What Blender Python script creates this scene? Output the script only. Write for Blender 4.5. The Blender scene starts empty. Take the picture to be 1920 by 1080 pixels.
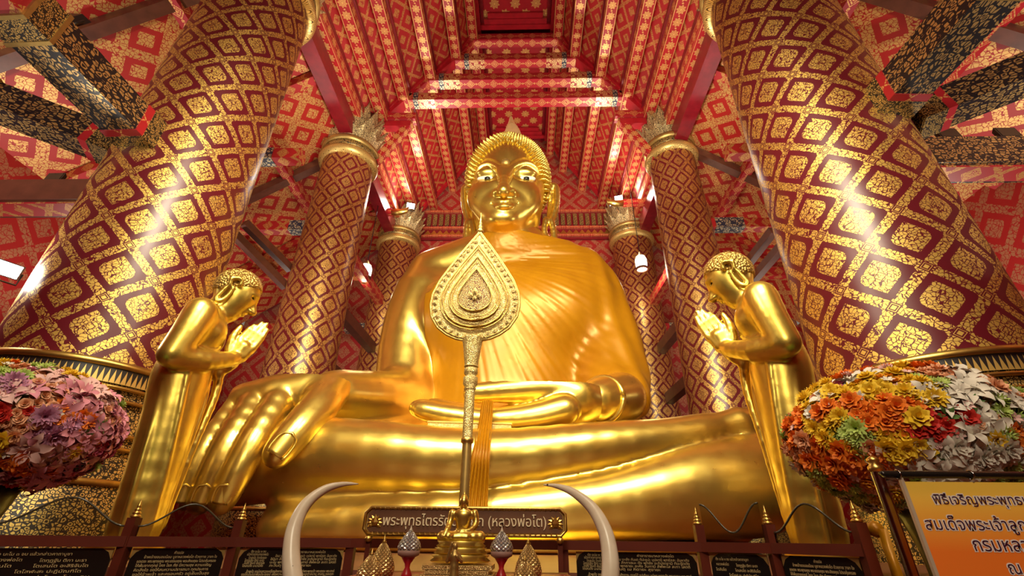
import bpy, bmesh, math, random
import numpy as np
from mathutils import Vector, Matrix

# ------------------------------------------------------------------ camera
SC = bpy.context.scene
COL = SC.collection
EYE = 1.5
FPX, PITCH, YAW, ROLL = 860.0, math.radians(28.66), math.radians(1.6), math.radians(0.6)
CAM = Vector((0.4, 0.0, EYE))
_fw = Vector((-math.sin(YAW)*math.cos(PITCH), math.cos(YAW)*math.cos(PITCH), math.sin(PITCH)))
_r0 = Vector((math.cos(YAW), math.sin(YAW), 0)); _u0 = _r0.cross(_fw)
_R = math.cos(ROLL)*_r0 + math.sin(ROLL)*_u0
_U = -math.sin(ROLL)*_r0 + math.cos(ROLL)*_u0
cd = bpy.data.cameras.new('camera'); cd.sensor_width = 36; cd.lens = 36*FPX/1920
cd.clip_start = .05; cd.clip_end = 200
co = bpy.data.objects.new('camera', cd); COL.objects.link(co)
co.matrix_world = Matrix(((_R.x, _U.x, -_fw.x, CAM.x), (_R.y, _U.y, -_fw.y, CAM.y), (_R.z, _U.z, -_fw.z, CAM.z), (0, 0, 0, 1)))
SC.camera = co

def P(u, v, Y):            # a photo pixel carried out to the depth Y of the hall
    d = _fw + _R*((u-960)/FPX) + _U*((540-v)/FPX)
    return CAM + d*((Y-CAM.y)/d.y)
def PX(u, v, X):
    d = _fw + _R*((u-960)/FPX) + _U*((540-v)/FPX)
    return CAM + d*((X-CAM.x)/d.x)
def pxm(v, Y):             # metres per pixel there
    b = (540-v)/FPX
    return Y/(math.cos(PITCH)-b*math.sin(PITCH))/FPX

# ------------------------------------------------------------------ light
vs = SC.view_settings
vs.view_transform = 'Standard'; vs.look = 'None'; vs.exposure = -.45; vs.gamma = 1.0; vs.use_curve_mapping = False
SC.cycles.max_bounces = 6; SC.cycles.diffuse_bounces = 3; SC.cycles.glossy_bounces = 4; SC.cycles.transparent_max_bounces = 8
SC.cycles.sample_clamp_indirect = 6
w = bpy.data.worlds.new('world'); SC.world = w; w.use_nodes = True
w.node_tree.nodes['Background'].inputs[0].default_value = (1, .85, .65, 1)
w.node_tree.nodes['Background'].inputs[1].default_value = .3

def area(name, loc, target, size, power, color=(1, .86, .62), spread=180):
    l = bpy.data.lights.new(name, 'AREA'); l.shape = 'DISK'; l.size = size; l.energy = power; l.color = color
    l.spread = math.radians(spread)
    o = bpy.data.objects.new(name, l); COL.objects.link(o); o.location = loc
    o.rotation_euler = (Vector(target)-Vector(loc)).to_track_quat('-Z', 'Y').to_euler()
    return o
WARM = (1, .88, .64); PALE = (1, .93, .8)
# unseen area lights without fixtures, standing in for the hall's general light: front,
# visitor-side fill, upward onto the nave roof, and along the two aisles
area('front_area_a', (-2.8, 2.0, 10.2), (-.5, 14, 5.5), 2.4, 800, WARM, 125)
area('front_area_b', (3.2, 2.0, 10.2), (.5, 14, 5.5), 2.4, 800, WARM, 125)
area('front_area_c', (0, -1.0, 13.5), (0, 13, 7), 3.0, 900, WARM, 130)
area('visitor_fill', (0.2, -3.5, 6.5), (0, 5.5, 3.6), 1.6, 330, WARM, 150)  # unseen fill light added to brighten the fan and foreground
area('up_light_a', (-5.0, 19.5, 16.5), (-1.5, 20, 27), .8, 420, PALE)
area('up_light_b', (5.0, 19.5, 16.5), (1.5, 20, 27), .8, 420, PALE)
area('up_light_c', (-5.5, 12.0, 14.0), (-2.5, 14, 26), .8, 420, PALE)
area('up_light_d', (5.5, 12.0, 14.0), (2.5, 14, 26), .8, 420, PALE)
for sx in (-1, 1):
    for i, y in enumerate((3.5, 12.2, 20.2)):
        area('aisle_light_%s%d' % ('ab'[sx > 0], i), (sx*13.2, y, 6.5), (sx*11.2, y+.5, 16), .8, (700, 420, 260)[i], PALE)

# ------------------------------------------------------------------ node helper
class X:
    """a value socket with arithmetic"""
    def __init__(s, nt, k): s.nt, s.k = nt, k
    def op(s, o, *a, clamp=False):
        n = s.nt.nodes.new('ShaderNodeMath'); n.operation = o; n.use_clamp = clamp
        for i, q in enumerate((s,)+a):
            if isinstance(q, X): s.nt.links.new(q.k, n.inputs[i])
            else: n.inputs[i].default_value = q
        return X(s.nt, n.outputs[0])
    def __add__(s, o): return s.op('ADD', o)
    __radd__ = __add__
    def __sub__(s, o): return s.op('SUBTRACT', o)
    def __rsub__(s, o): return (s*-1)+o
    def __mul__(s, o): return s.op('MULTIPLY', o)
    __rmul__ = __mul__
    def __truediv__(s, o): return s.op('DIVIDE', o)
    def abs(s): return s.op('ABSOLUTE')
    def fr(s): return s.op('FRACT')
    def fl(s): return s.op('FLOOR')
    def sin(s): return s.op('SINE')
    def sqrt(s): return s.op('SQRT')
    def lt(s, o): return s.op('LESS_THAN', o)
    def gt(s, o): return s.op('GREATER_THAN', o)
    def mx(s, o): return s.op('MAXIMUM', o)
    def mn(s, o): return s.op('MINIMUM', o)
    def smx(s, o, k): return s.op('SMOOTH_MAX', o, k)
    def atan2(s, o): return s.op('ARCTAN2', o)
    def inv(s): return (s*-1)+1
    def ramp(s, a, b):            # 0 below a, 1 above b
        n = s.nt.nodes.new('ShaderNodeMapRange'); s.nt.links.new(s.k, n.inputs[0])
        n.inputs[1].default_value = a; n.inputs[2].default_value = b
        return X(s.nt, n.outputs[0])

class Mat:
    def __init__(s, name):
        s.m = bpy.data.materials.new(name); s.m.use_nodes = True
        s.nt = s.m.node_tree; s.b = s.nt.nodes['Principled BSDF']
    def uv(s):
        n = s.nt.nodes.new('ShaderNodeTexCoord'); q = s.nt.nodes.new('ShaderNodeSeparateXYZ')
        s.nt.links.new(n.outputs['UV'], q.inputs[0]); s.co = n
        return X(s.nt, q.outputs[0]), X(s.nt, q.outputs[1])
    def obj(s):
        n = s.nt.nodes.new('ShaderNodeTexCoord'); return n.outputs['Object']
    def vec(s, a, b, c=0.0):
        n = s.nt.nodes.new('ShaderNodeCombineXYZ')
        for i, q in enumerate((a, b, c)):
            if isinstance(q, X): s.nt.links.new(q.k, n.inputs[i])
            else: n.inputs[i].default_value = q
        return n.outputs[0]
    def voro(s, vec, scale, feature='DISTANCE_TO_EDGE', rnd=1.0):
        n = s.nt.nodes.new('ShaderNodeTexVoronoi'); n.feature = feature
        if vec is not None: s.nt.links.new(vec, n.inputs['Vector'])
        n.inputs['Scale'].default_value = scale; n.inputs['Randomness'].default_value = rnd
        return X(s.nt, n.outputs['Distance'])
    def noise(s, vec, scale, detail=3, rough=.55):
        n = s.nt.nodes.new('ShaderNodeTexNoise')
        if vec is not None: s.nt.links.new(vec, n.inputs['Vector'])
        n.inputs['Scale'].default_value = scale; n.inputs['Detail'].default_value = detail; n.inputs['Roughness'].default_value = rough
        return X(s.nt, n.outputs[0])
    def mix(s, f, a, b):
        n = s.nt.nodes.new('ShaderNodeMix'); n.data_type = 'RGBA'
        for i, q in ((0, f), (6, a), (7, b)):
            if isinstance(q, X): s.nt.links.new(q.k, n.inputs[i])
            elif hasattr(q, 'is_linked'): s.nt.links.new(q, n.inputs[i])
            elif i == 0: n.inputs[i].default_value = q
            else: n.inputs[i].default_value = (*q, 1)
        return n.outputs[2]
    def set(s, **k):
        for key, q in k.items():
            i = s.b.inputs[{'col': 'Base Color', 'metal': 'Metallic', 'rough': 'Roughness', 'ecol': 'Emission Color', 'estr': 'Emission Strength',
                            'trans': 'Transmission Weight', 'ior': 'IOR', 'alpha': 'Alpha', 'coat': 'Coat Weight', 'spec': 'Specular IOR Level', 'sheen': 'Sheen Weight'}[key]]
            if isinstance(q, X): s.nt.links.new(q.k, i)
            elif hasattr(q, 'is_linked'): s.nt.links.new(q, i)
            elif isinstance(q, tuple): i.default_value = (*q, 1)
            else: i.default_value = q
        return s
    def bump(s, h, strength=.3, dist=.02):
        n = s.nt.nodes.new('ShaderNodeBump'); n.inputs['Strength'].default_value = strength; n.inputs['Distance'].default_value = dist
        s.nt.links.new(h.k, n.inputs['Height']); s.nt.links.new(n.outputs[0], s.b.inputs['Normal'])
        return s

def plain(name, col, rough=.5, metal=0.0, var=.0, **k):
    m = Mat(name)
    if var:
        n = m.noise(m.obj(), 3.0, 4).ramp(.3, .7)
        m.set(col=m.mix(n, tuple(c*(1-var) for c in col), tuple(min(1, c*(1+var)) for c in col)))
    else: m.set(col=col)
    m.set(rough=rough, metal=metal, **k)
    return m.m

GOLD = (.80, .50, .075); MAROON = (.105, .006, .012)

def lattice(name, bg, gold, leaf, band, rk, su=1.0, sv=1.0, fil=9.0, line=.07, rough=.28, metal=.75, bgrough=.25, knot=True, coat=0.0):
    """gilt diamond lattice: bands, knots, and a leaf in each cell, all over with fine scrolls"""
    m = Mat(name); u, v = m.uv(); u = u*su; v = v*sv
    vec = m.vec(u, v)
    nz = m.noise(vec, 5.0, 2)
    p = u+v; q = u-v
    a = p.fr()-.5; b = q.fr()-.5
    w1 = m.noise(m.vec(u+7.3, v), fil*.8, 1)-.5; w2 = m.noise(m.vec(u, v+3.1), fil*.8, 1)-.5
    ve = m.voro(m.vec(u+w1*(1.1/fil), v+w2*(1.1/fil)), fil)
    x = (a+b).abs()
    mm = a.abs().smx(b.abs(), .02).smx(x*rk, .07) + ve*.05
    mb = a.abs().smx(b.abs(), .02).smx(x*min(rk, .54), .05) + ve*.04
    inleaf = mm.lt(leaf); inband = mb.gt(band)
    gm = inleaf.mx(inband)
    lines = ve.gt(line)
    # a stem line along each band and a dark frame round the knots
    if knot:
        ea = (a.abs()*-1)+.5; eb = (b.abs()*-1)+.5
        k = ea.mx(eb)
        ring = (k-.085).abs().gt(.012)
        core = k.lt(.085)
        rose = (k-.05).abs().gt(.012)
        lines = (lines*core.inv()+core*rose)*ring
        heart = (a.abs().mx(b.abs())-.07).abs().gt(.008)
        lines = lines*heart
    g = gm*lines
    tone = m.noise(vec, 2.2, 3).ramp(.25, .75)
    gc = m.mix(tone, tuple(c*.82 for c in gold), gold)
    m.set(col=m.mix(g, bg, gc), metal=g*metal, rough=(g*(rough-bgrough))+bgrough, coat=coat)
    m.bump(g, .25, .01)
    return m.m

M = {}
M['col_near'] = lattice('gilt_lacquer_column', MAROON, (.82, .56, .13), .285, .415, .62, fil=19, line=.075, bgrough=.34, rough=.48)
M['col_far'] = lattice('gilt_lacquer_column_fine', (.13, .008, .012), (.74, .44, .11), .285, .41, .60, fil=17, line=.06, bgrough=.32, rough=.42)
M['diaper'] = lattice('red_gilt_diaper', (.42, .012, .010), (.78, .44, .14), .20, .36, .5, su=.62, sv=.62, fil=15, line=.06, metal=.45, rough=.45, bgrough=.5, knot=False)
M['diaper_small'] = lattice('red_gilt_diaper_fine', (.40, .010, .014), (.66, .32, .09), .20, .43, .5, su=.80, sv=.80, fil=13, line=.05, metal=.45, rough=.45, bgrough=.5, knot=False)
M['wall'] = lattice('red_wall_diaper', (.36, .012, .012), (.50, .20, .10), .24, .40, .5, su=.55, sv=.55, fil=14, line=.06, metal=.35, rough=.5, bgrough=.5, knot=False)

def rosette_mat(name, bg, gold, pitch, rad, row=1, width=None):
    """row of gilt rosettes (row=1) or a staggered field of them (row=2)"""
    m = Mat(name); u, v = m.uv()
    if row == 2:
        p = (u+v)/pitch; q = (u-v)/pitch
        a = (p.fr()-.5); b = (q.fr()-.5)
        x = (a+b)*.5*pitch; y = (a-b)*.5*pitch
    else:
        x = ((u/pitch).fr()-.5)*pitch; y = v
    r = (x*x+y*y).sqrt(); t = y.atan2(x)
    pet = (t*8).sin()*.16*rad
    disc = (r+pet).lt(rad)
    gap = ((r/rad)*3.0).fr().gt(.16)
    rad_l = (t*8).sin().abs().gt(.25)
    core = r.lt(rad*.25)
    g = disc*((gap*rad_l).mx(core))
    if row == 1:
        xd = ((u/pitch+.5).fr()-.5)*pitch
        dia = (xd.abs()*1.3+y.abs()).lt(rad*.30); g = g.mx(dia)
        if width:
            e = (y.abs()-width*.44).abs().lt(width*.025); g = g.mx(e)
    n = m.noise(m.vec(u, v), 2.0, 3).ramp(.3, .7)
    m.set(col=m.mix(g, m.mix(n, bg, tuple(c*.8 for c in bg)), gold), metal=g*.55, rough=.4)
    return m.m
RED = (.44, .010, .018)
M['rosette_field'] = rosette_mat('red_rosette_field', RED, (.85, .55, .16), 1.15, .25, 2)
M['rosette_row'] = rosette_mat('red_rosette_row', (.46, .012, .018), (.86, .50, .16), .50, .17, 1, .54)

def tie_mat():
    m = Mat('red_gilt_beam'); u, v = m.uv()
    a = ((u/.62).fr()-.5).abs()*.62
    d = a*.95+v.abs()
    d2 = ((u/.62+.5).fr()-.5).abs()*.62*.95+v.abs()
    ve = m.voro(m.vec(u, v), 11)
    g = ((d.lt(.15)*(d-.08).abs().gt(.018)).mx((d-.215).abs().lt(.022)).mx(d2.lt(.07)))*ve.gt(.05)
    m.set(col=m.mix(g, (.42, .012, .02), (.82, .46, .15)), metal=g*.5, rough=.42)
    return m.m
M['tie'] = tie_mat()

def scale_mat(name, bg, gold, sc=7.0, stretch=.55, line=.10, metal=.6):
    m = Mat(name); u, v = m.uv()
    ve = m.voro(m.vec(u*stretch, v), sc, rnd=.75)
    g = ve.gt(line)*ve.lt(.30)
    m.set(col=m.mix(g, bg, gold), metal=g*metal, rough=.38)
    return m.m
M['lacquer'] = scale_mat('black_gilt_lacquer', (.012, .010, .012), (.62, .40, .14), 14, .6, .12)
M['band'] = scale_mat('black_gilt_band', (.018, .012, .008), (.72, .48, .14), 20, 1.0, .11)
M['band_red'] = scale_mat('red_gilt_band', (.35, .012, .015), (.85, .6, .25), 8.0, 1.0, .08)
M['teal_band'] = scale_mat('blue_black_gilt_lacquer', (.02, .025, .05), (.60, .50, .30), 9, .8, .13, .4)

def gold_mat(name, col, rough, var=.25, metal=1.0, dirt=.0, scale=.5):
    m = Mat(name); o = m.obj()
    n = m.noise(o, scale, 5, .6)
    n2 = m.noise(o, scale*9, 3)
    t = n.ramp(.3, .72)
    c = m.mix(t, tuple(q*(1-var) for q in col), col)
    if dirt:
        d = (m.noise(o, scale*2.3, 6, .7)).ramp(.60, .72)*dirt
        c = m.mix(d, c, (.16, .09, .02))
    m.set(col=c, metal=metal, rough=(n2*.12)+(rough-.06))
    m.bump(m.noise(o, scale*30, 2), .04, .01)
    return m.m
M['gold'] = gold_mat('polished_gilt', (.95, .70, .15), .30, .15, metal=.95)
M['gold_old'] = gold_mat('aged_gilt', (.86, .56, .09), .34, .28, dirt=.35, scale=.8)
M['gold_disc'] = gold_mat('disciple_gilt', (.92, .67, .13), .33, .25, metal=.95, dirt=.4, scale=1.2)
M['gold_trim'] = gold_mat('gilt_trim', (.80, .54, .14), .36, .3, scale=3)
M['gold_dull'] = gold_mat('dull_gilt', (.55, .36, .11), .42, .35, scale=4, metal=.8)
M['red'] = plain('red_paint', (.42, .010, .018), .35, var=.15)
M['deep_red'] = plain('deep_red_paint', (.20, .006, .012), .35, var=.2)
M['brown'] = plain('dark_red_brown_wood', (.12, .035, .02), .4, var=.25)
M['dusty'] = plain('dusty_mauve_wood', (.30, .16, .13), .6, var=.2)
M['black'] = plain('black_paint', (.012, .010, .010), .35)
M['floor'] = plain('polished_red_floor', (.16, .05, .03), .25, var=.2)
M['white_glow'] = plain('lit_white_glass', (.9, .85, .75), .4, ecol=(1, .88, .68), estr=5.0)
M['lamp_glow'] = plain('lit_lamp_lens', (1, 1, 1), .3, ecol=(1, .97, .9), estr=40.0)

# ------------------------------------------------------------------ mesh helpers
def link(name, me, mat=None, parent=None):
    o = bpy.data.objects.new(name, me); COL.objects.link(o)
    if mat is not None and me is not None and not me.materials: me.materials.append(mat)
    if parent is not None: o.parent = parent
    return o
def tag(o, label=None, cat=None, group=None, kind=None):
    for k, q in (('label', label), ('category', cat), ('group', group), ('kind', kind)):
        if q: o[k] = q
    return o
def empty(name, loc=(0, 0, 0), rz=0.0):
    o = bpy.data.objects.new(name, None); COL.objects.link(o); o.location = loc; o.rotation_euler = (0, 0, rz)
    o.empty_display_size = .1
    return o
def rebase(root, loc):
    """move an empty to a thing's base, keeping its already built world-space parts in place"""
    root.location = loc
    for c in root.children: c.location = Vector(c.location)-Vector(loc)
def mesh(name, verts, faces, uvs=None, smooth=False):
    me = bpy.data.meshes.new(name); me.from_pydata([tuple(q) for q in verts], [], faces)
    if uvs is not None:
        l = me.uv_layers.new(name='UVMap'); l.data.foreach_set('uv', [c for f in uvs for q in f for c in q])
    if smooth: me.polygons.foreach_set('use_smooth', [True]*len(me.polygons))
    me.update(); return me
def beam_mesh(name, p0, p1, w, h, up=(0, 0, 1), bevel=0.0):
    """squared timber from p0 to p1 with lengthwise uv in metres"""
    p0, p1 = Vector(p0), Vector(p1); d = (p1-p0); L = d.length; d.normalize()
    s = d.cross(Vector(up)).normalized(); t = s.cross(d).normalized()
    s *= w/2; t *= h/2
    V = [p0-s-t, p0+s-t, p0+s+t, p0-s+t, p1-s-t, p1+s-t, p1+s+t, p1-s+t]
    F = [(0, 1, 5, 4), (1, 2, 6, 5), (2, 3, 7, 6), (3, 0, 4, 7), (3, 2, 1, 0), (4, 5, 6, 7)]
    U = []
    for i, f in enumerate(F):
        if i < 4:
            k = (w if i in (0, 2) else h)/2
            U.append([(0, -k), (0, k), (L, k), (L, -k)])
        else: U.append([(-w/2, h/2), (w/2, h/2), (w/2, -h/2), (-w/2, -h/2)] if i == 4 else [(-w/2, -h/2), (w/2, -h/2), (w/2, h/2), (-w/2, h/2)])
    return mesh(name, V, F, U)
def slab_mesh(name, quad, th, off=(0, 0)):
    """panel with thickness th behind the quad (corner order: uv origin, +u, +u+v, +v)"""
    a, b, c, d = [Vector(q) for q in quad]
    eu = (b-a).normalized(); n = (b-a).cross(d-a).normalized(); ev = n.cross(eu)
    V = [a, b, c, d]+[q-n*th for q in (a, b, c, d)]
    F = [(0, 1, 2, 3), (7, 6, 5, 4), (0, 4, 5, 1), (1, 5, 6, 2), (2, 6, 7, 3), (3, 7, 4, 0)]
    U = [[((V[i]-a).dot(eu)+off[0], (V[i]-a).dot(ev)+off[1]) for i in f] for f in F]
    return mesh(name, V, F, U)
def lathe_mesh(name, prof, seg=32, uvf=None, caps=True, smooth=True, ang0=0.0):
    """prof: list of (r, z)"""
    V, F, U = [], [], []
    n = len(prof)
    for i in range(seg+1):
        t = ang0+2*math.pi*i/seg
        for r, z in prof: V.append((r*math.cos(t), r*math.sin(t), z))
    for i in range(seg):
        for j in range(n-1):
            F.append((i*n+j, (i+1)*n+j, (i+1)*n+j+1, i*n+j+1))
            if uvf: U.append([uvf((i)/seg, prof[j]), uvf((i+1)/seg, prof[j]), uvf((i+1)/seg, prof[j+1]), uvf(i/seg, prof[j+1])])
            else: U.append([(i/seg, prof[j][1]), ((i+1)/seg, prof[j][1]), ((i+1)/seg, prof[j+1][1]), (i/seg, prof[j+1][1])])
    me = mesh(name, V, F, U, smooth)
    bm = bmesh.new(); bm.from_mesh(me); bmesh.ops.remove_doubles(bm, verts=bm.verts, dist=1e-5); bm.to_mesh(me); bm.free()
    return me
def tube_mesh(name, pts, rad, seg=10, caps=True):
    pts = [Vector(q) for q in pts]; n = len(pts)
    rad = rad if isinstance(rad, (list, tuple)) else [rad]*n
    V, F = [], []
    prev = None
    for i, q in enumerate(pts):
        d = (pts[min(i+1, n-1)]-pts[max(i-1, 0)]).normalized()
        if prev is None:
            s = d.cross(Vector((0, 0, 1)))
            if s.length < .05: s = d.cross(Vector((1, 0, 0)))
        else: s = prev-d*prev.dot(d)
        s.normalize(); prev = s; t = d.cross(s)
        for k in range(seg):
            a = 2*math.pi*k/seg; V.append(q+(s*math.cos(a)+t*math.sin(a))*rad[i])
    for i in range(n-1):
        for k in range(seg):
            F.append((i*seg+k, i*seg+(k+1) % seg, (i+1)*seg+(k+1) % seg, (i+1)*seg+k))
    if caps: F.append(tuple(range(seg-1, -1, -1))); F.append(tuple((n-1)*seg+k for k in range(seg)))
    return mesh(name, V, F, None, True)
def copy_tree(o, parent=None):
    c = o.copy(); COL.objects.link(c); c.parent = parent
    for ch in list(o.children): copy_tree(ch, c)
    return c
def join_meshes(name, parts):
    """join (mesh, matrix) pairs into one mesh"""
    bm = bmesh.new()
    for me, mx in parts:
        t = me.copy(); t.transform(mx); bm.from_mesh(t); bpy.data.meshes.remove(t)
    out = bpy.data.meshes.new(name); bm.to_mesh(out); bm.free()
    return out
rnd = random.Random(7)
# ================================================================== the hall
def structure(name, me, mat): return tag(link(name, me, mat), kind='structure')
BAYS = [(-8.0, 0.0), (0.0, 8.1), (8.1, 16.2), (16.2, 24.4)]
YF, YB, XW = -10.0, 24.9, 16.4
f = structure('floor', slab_mesh('floor', ((-XW, YF, 0), (XW, YF, 0), (XW, YB, 0), (-XW, YB, 0)), .2), M['floor'])
wb = structure('wall_back', slab_mesh('wall_back', ((-XW, YB, 0), (XW, YB, 0), (XW, YB, 28.5), (-XW, YB, 28.5)), .3), M['wall'])
structure('wall_left', slab_mesh('wall_left', ((-XW, YF, 0), (-XW, YB, 0), (-XW, YB, 12.6), (-XW, YF, 12.6)), .3), M['wall'])
structure('wall_right', slab_mesh('wall_right', ((XW, YB, 0), (XW, YF, 0), (XW, YF, 12.6), (XW, YB, 12.6)), .3), M['wall'])
structure('wall_front', slab_mesh('wall_front', ((XW, YF, 0), (-XW, YF, 0), (-XW, YF, 28.5), (XW, YF, 28.5)), .3), M['wall'])

# --- stepped nave roof
LV = [(7.45, 18.9), (6.65, 20.1), (5.72, 21.45), (4.5, 23.1), (3.25, 24.8), (2.4, 26.5)]   # half width, height of each purlin
ceil = tag(empty('ceiling', (0, 8, 18.9)), kind='structure')
def cpart(name, me, mat):
    o = link(name, me, mat); o.parent = ceil; o.location = (0, -8, -18.9); return o
for sx in (-1, 1):
    for i, (x, z) in enumerate(LV):
        cpart('purlin', beam_mesh('purlin', (sx*x, YF, z), (sx*x, YB, z), .5 if i else .6, .5), M['rosette_row'])
        if i:
            xo, zo = LV[i-1]
            for (y0, y1) in BAYS:
                A, B, Cc, D = (sx*(xo-.1), y0+.25, zo+.3), (sx*(xo-.1), y1-.25, zo+.3), (sx*(x+.1), y1-.25, z+.3), (sx*(x+.1), y0+.25, z+.3)
                q = (A, B, Cc, D) if sx > 0 else (B, A, D, Cc)
                if sx > 0: q = (B, A, D, Cc)
                else: q = (A, B, Cc, D)
                # the side facing down into the hall
                n = (Vector(q[1])-Vector(q[0])).cross(Vector(q[3])-Vector(q[0]))
                if n.z > 0: q = (q[1], q[0], q[3], q[2])
                cpart('slope_panel', slab_mesh('slope_panel', q, .12), M['diaper_small'])
                for (pa, pb) in ((A, B), (D, Cc)):
                    s = .14 if pa is A else -.14
                    cpart('panel_frame', beam_mesh('panel_frame', Vector(pa)+Vector((-sx*s, 0, s*1.2-.06)), Vector(pb)+Vector((-sx*s, 0, s*1.2-.06)), .16, .2), M['deep_red'])
                for (pa, pb) in ((A, D), (B, Cc)):
                    cpart('panel_frame', beam_mesh('panel_frame', Vector(pa)-Vector((0, 0, .06)), Vector(pb)-Vector((0, 0, .06)), .3, .22), M['red'])
for (y0, y1) in BAYS:
    cpart('rosette_panel', slab_mesh('rosette_panel', ((2.3, y0+.3, 27.5), (-2.3, y0+.3, 27.5), (-2.3, y1-.3, 27.5), (2.3, y1-.3, 27.5)), .12), M['rosette_field'])
    for sx in (-1, 1):
        cpart('panel_frame', beam_mesh('panel_frame', (sx*2.15, y0, 27.3), (sx*2.15, y1, 27.3), .3, .36), M['red'])
        cpart('panel_frame', beam_mesh('panel_frame', (sx*1.88, y0+.5, 27.42), (sx*1.88, y1-.5, 27.42), .18, .14), M['deep_red'])
        cpart('side_board', beam_mesh('side_board', (sx*2.42, y0, 27.05), (sx*2.42, y1, 27.05), .1, .9), M['deep_red'])
    for (yy, s) in ((y0, 1), (y1, -1)):
        for k in range(3):
            cpart('panel_step', beam_mesh('panel_step', (-2.0+.22*k, yy+s*(.35+.28*k), 27.30+.05*k), (2.0-.22*k, yy+s*(.35+.28*k), 27.30+.05*k), .28, .3-.08*k), M['red'])
cpart('ridge_board', slab_mesh('ridge_board', ((2.9, YF, 27.7), (-2.9, YF, 27.7), (-2.9, YB, 27.7), (2.9, YB, 27.7)), .1), M['deep_red'])
for y in (8.1, 16.2):
    for sx in (-1, 1):
        for i in range(len(LV)-1):
            (xa, za), (xb, zb) = LV[i], LV[i+1]
            cpart('rafter', beam_mesh('rafter', (sx*xa, y, za+.1), (sx*xb, y, zb+.1), .42, .55, up=(0, 1, 0)), M['red'] if i % 2 else M['tie'])

# --- tie beams of the truss over the statue
names = ['lowest and widest red gilt tie beam above the great statue', 'second red gilt tie beam up, above the widest one',
         'third red gilt tie beam up, below the topmost short one', 'topmost and shortest red gilt tie beam under the rosette ceiling']
for i, (hx, z) in enumerate(((5.75, 21.5), (4.55, 23.0), (3.3, 24.65), (2.45, 26.45))):
    t = empty('tie_beam', (0, 16.2, z))
    o = link('timber', beam_mesh('timber', (-hx, 0, 0), (hx, 0, 0), .55, .5), M['tie'], t)
    if i < 3:
        for sx in (-1, 1):
            link('painted_collar', beam_mesh('painted_collar', (sx*(hx-.75), 0, 0), (sx*(hx-.50), 0, 0), .6, .54), M['teal_band'], t)
            link('gilt_end', beam_mesh('gilt_end', (sx*(hx-1.6), 0, 0), (sx*(hx-.78), 0, 0), .58, .52), M['band_red'], t)
    tag(t, names[i], 'beam', 'tie beams of the roof truss')
for sx, lab in ((-1, 'left'), (1, 'right')):
    t = empty('bracket_beam', (sx*6.4, 16.2, 20.15))
    link('arm', beam_mesh('arm', (-sx*1.4, 0, 0), (sx*1.0, 0, 0), .45, .42), M['tie'], t)
    link('block', beam_mesh('block', (-sx*1.2, 0, -.5), (sx*.1, 0, -.5), .4, .36), M['red'], t)
    link('brace', beam_mesh('brace', (sx*.25, 0, -2.9), (-sx*1.15, 0, -.35), .34, .34), M['rosette_row'], t)
    tag(t, 'short red bracket with diagonal brace beside the middle column on the %s' % lab, 'bracket', 'truss brackets')

# --- frieze on the back wall
fz = empty('wall_frieze', (0, 24.75, 19.3))
link('backing', slab_mesh('backing', ((-6.3, 0, -.65), (6.3, 0, -.65), (6.3, 0, 1.75), (-6.3, 0, 1.75)), .12), M['deep_red'], fz)
tile = beam_mesh('frieze_tile', (0, -.05, .45), (0, -.05, 1.35), .26, .1, up=(0, 1, 0))
cap = mesh('frieze_fret', [(-.27, -.02, -.1), (.27, -.02, -.1), (0, -.02, .28), (-.27, .06, -.1), (.27, .06, -.1), (0, .06, .28)],
           [(0, 1, 2), (5, 4, 3), (0, 3, 4, 1), (1, 4, 5, 2), (2, 5, 3, 0)], [[(0, 0)]*3, [(0, 0)]*3, [(0, 0)]*4, [(0, 0)]*4, [(0, 0)]*4])
n = 30
for k in range(n):
    o = link('frieze_tile', tile, M['band'], fz); o.location = (-6.1+12.2*(k+.5)/n, 0, 0)
    o = link('frieze_fret', cap, M['gold_trim'], fz); o.location = (-6.1+12.2*(k+.5)/n, -.03, -.2)
for z in (1.6, .25, -.4):
    link('frieze_rail', beam_mesh('frieze_rail', (-6.3, -.06, z), (6.3, -.06, z), .14, .16), M['tie'], fz)
tag(fz, 'gilt frieze of upright tiles and frets on the red wall behind the head', 'frieze')

# --- aisle roofs
for sx, nm in ((-1, 'ceiling_left'), (1, 'ceiling_right')):
    root = tag(empty(nm, (sx*12, 8, 16)), kind='structure')
    def ap(name, me, mat):
        o = link(name, me, mat); o.parent = root; o.location = (-sx*12, -8, -16); return o
    top, bot = (7.5, 18.7), (16.4, 12.4)
    def at(t, y, dz=0): return Vector((sx*(top[0]+(bot[0]-top[0])*t), y, top[1]+(bot[1]-top[1])*t+dz))
    rows = (0, .34, .67, 1.0)
    for (y0, y1) in BAYS:
        for a, b in zip(rows, rows[1:]):
            q = (at(a, y0), at(a, y1), at(b, y1), at(b, y0))
            n = (q[1]-q[0]).cross(q[3]-q[0])
            if n.z > 0: q = (q[1], q[0], q[3], q[2])
            ap('slope_panel', slab_mesh('slope_panel', q, .12), M['diaper'])
    for t in rows[1:3]:
        ap('purlin', beam_mesh('purlin', at(t, YF, -.3), at(t, YB, -.3), .4, .45), M['tie'])
    ap('purlin', beam_mesh('purlin', at(.02, YF, -.5), at(.02, YB, -.5), .6, .8), M['deep_red'])
    for y in (0, 4.05, 8.1, 12.15, 16.2, 20.3):
        ap('rafter', beam_mesh('rafter', at(0, y, -.28), at(1, y, -.28), .38, .36), M['diaper_small'] if y % 8.1 else M['brown'])
    # upper tie rods across the aisle
    for y, z in ((12.15, 13.6), (16.2, 13.4), (20.3, 13.4), (24.0, 12.0)):
        ap('aisle_tie', beam_mesh('aisle_tie', (sx*7.6, y, z), (sx*15.0, y, z), .42, .46), M['diaper_small'])
        ap('painted_collar', beam_mesh('painted_collar', (sx*8.6, y, z), (sx*9.8, y, z), .46, .5), M['teal_band'])
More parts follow.
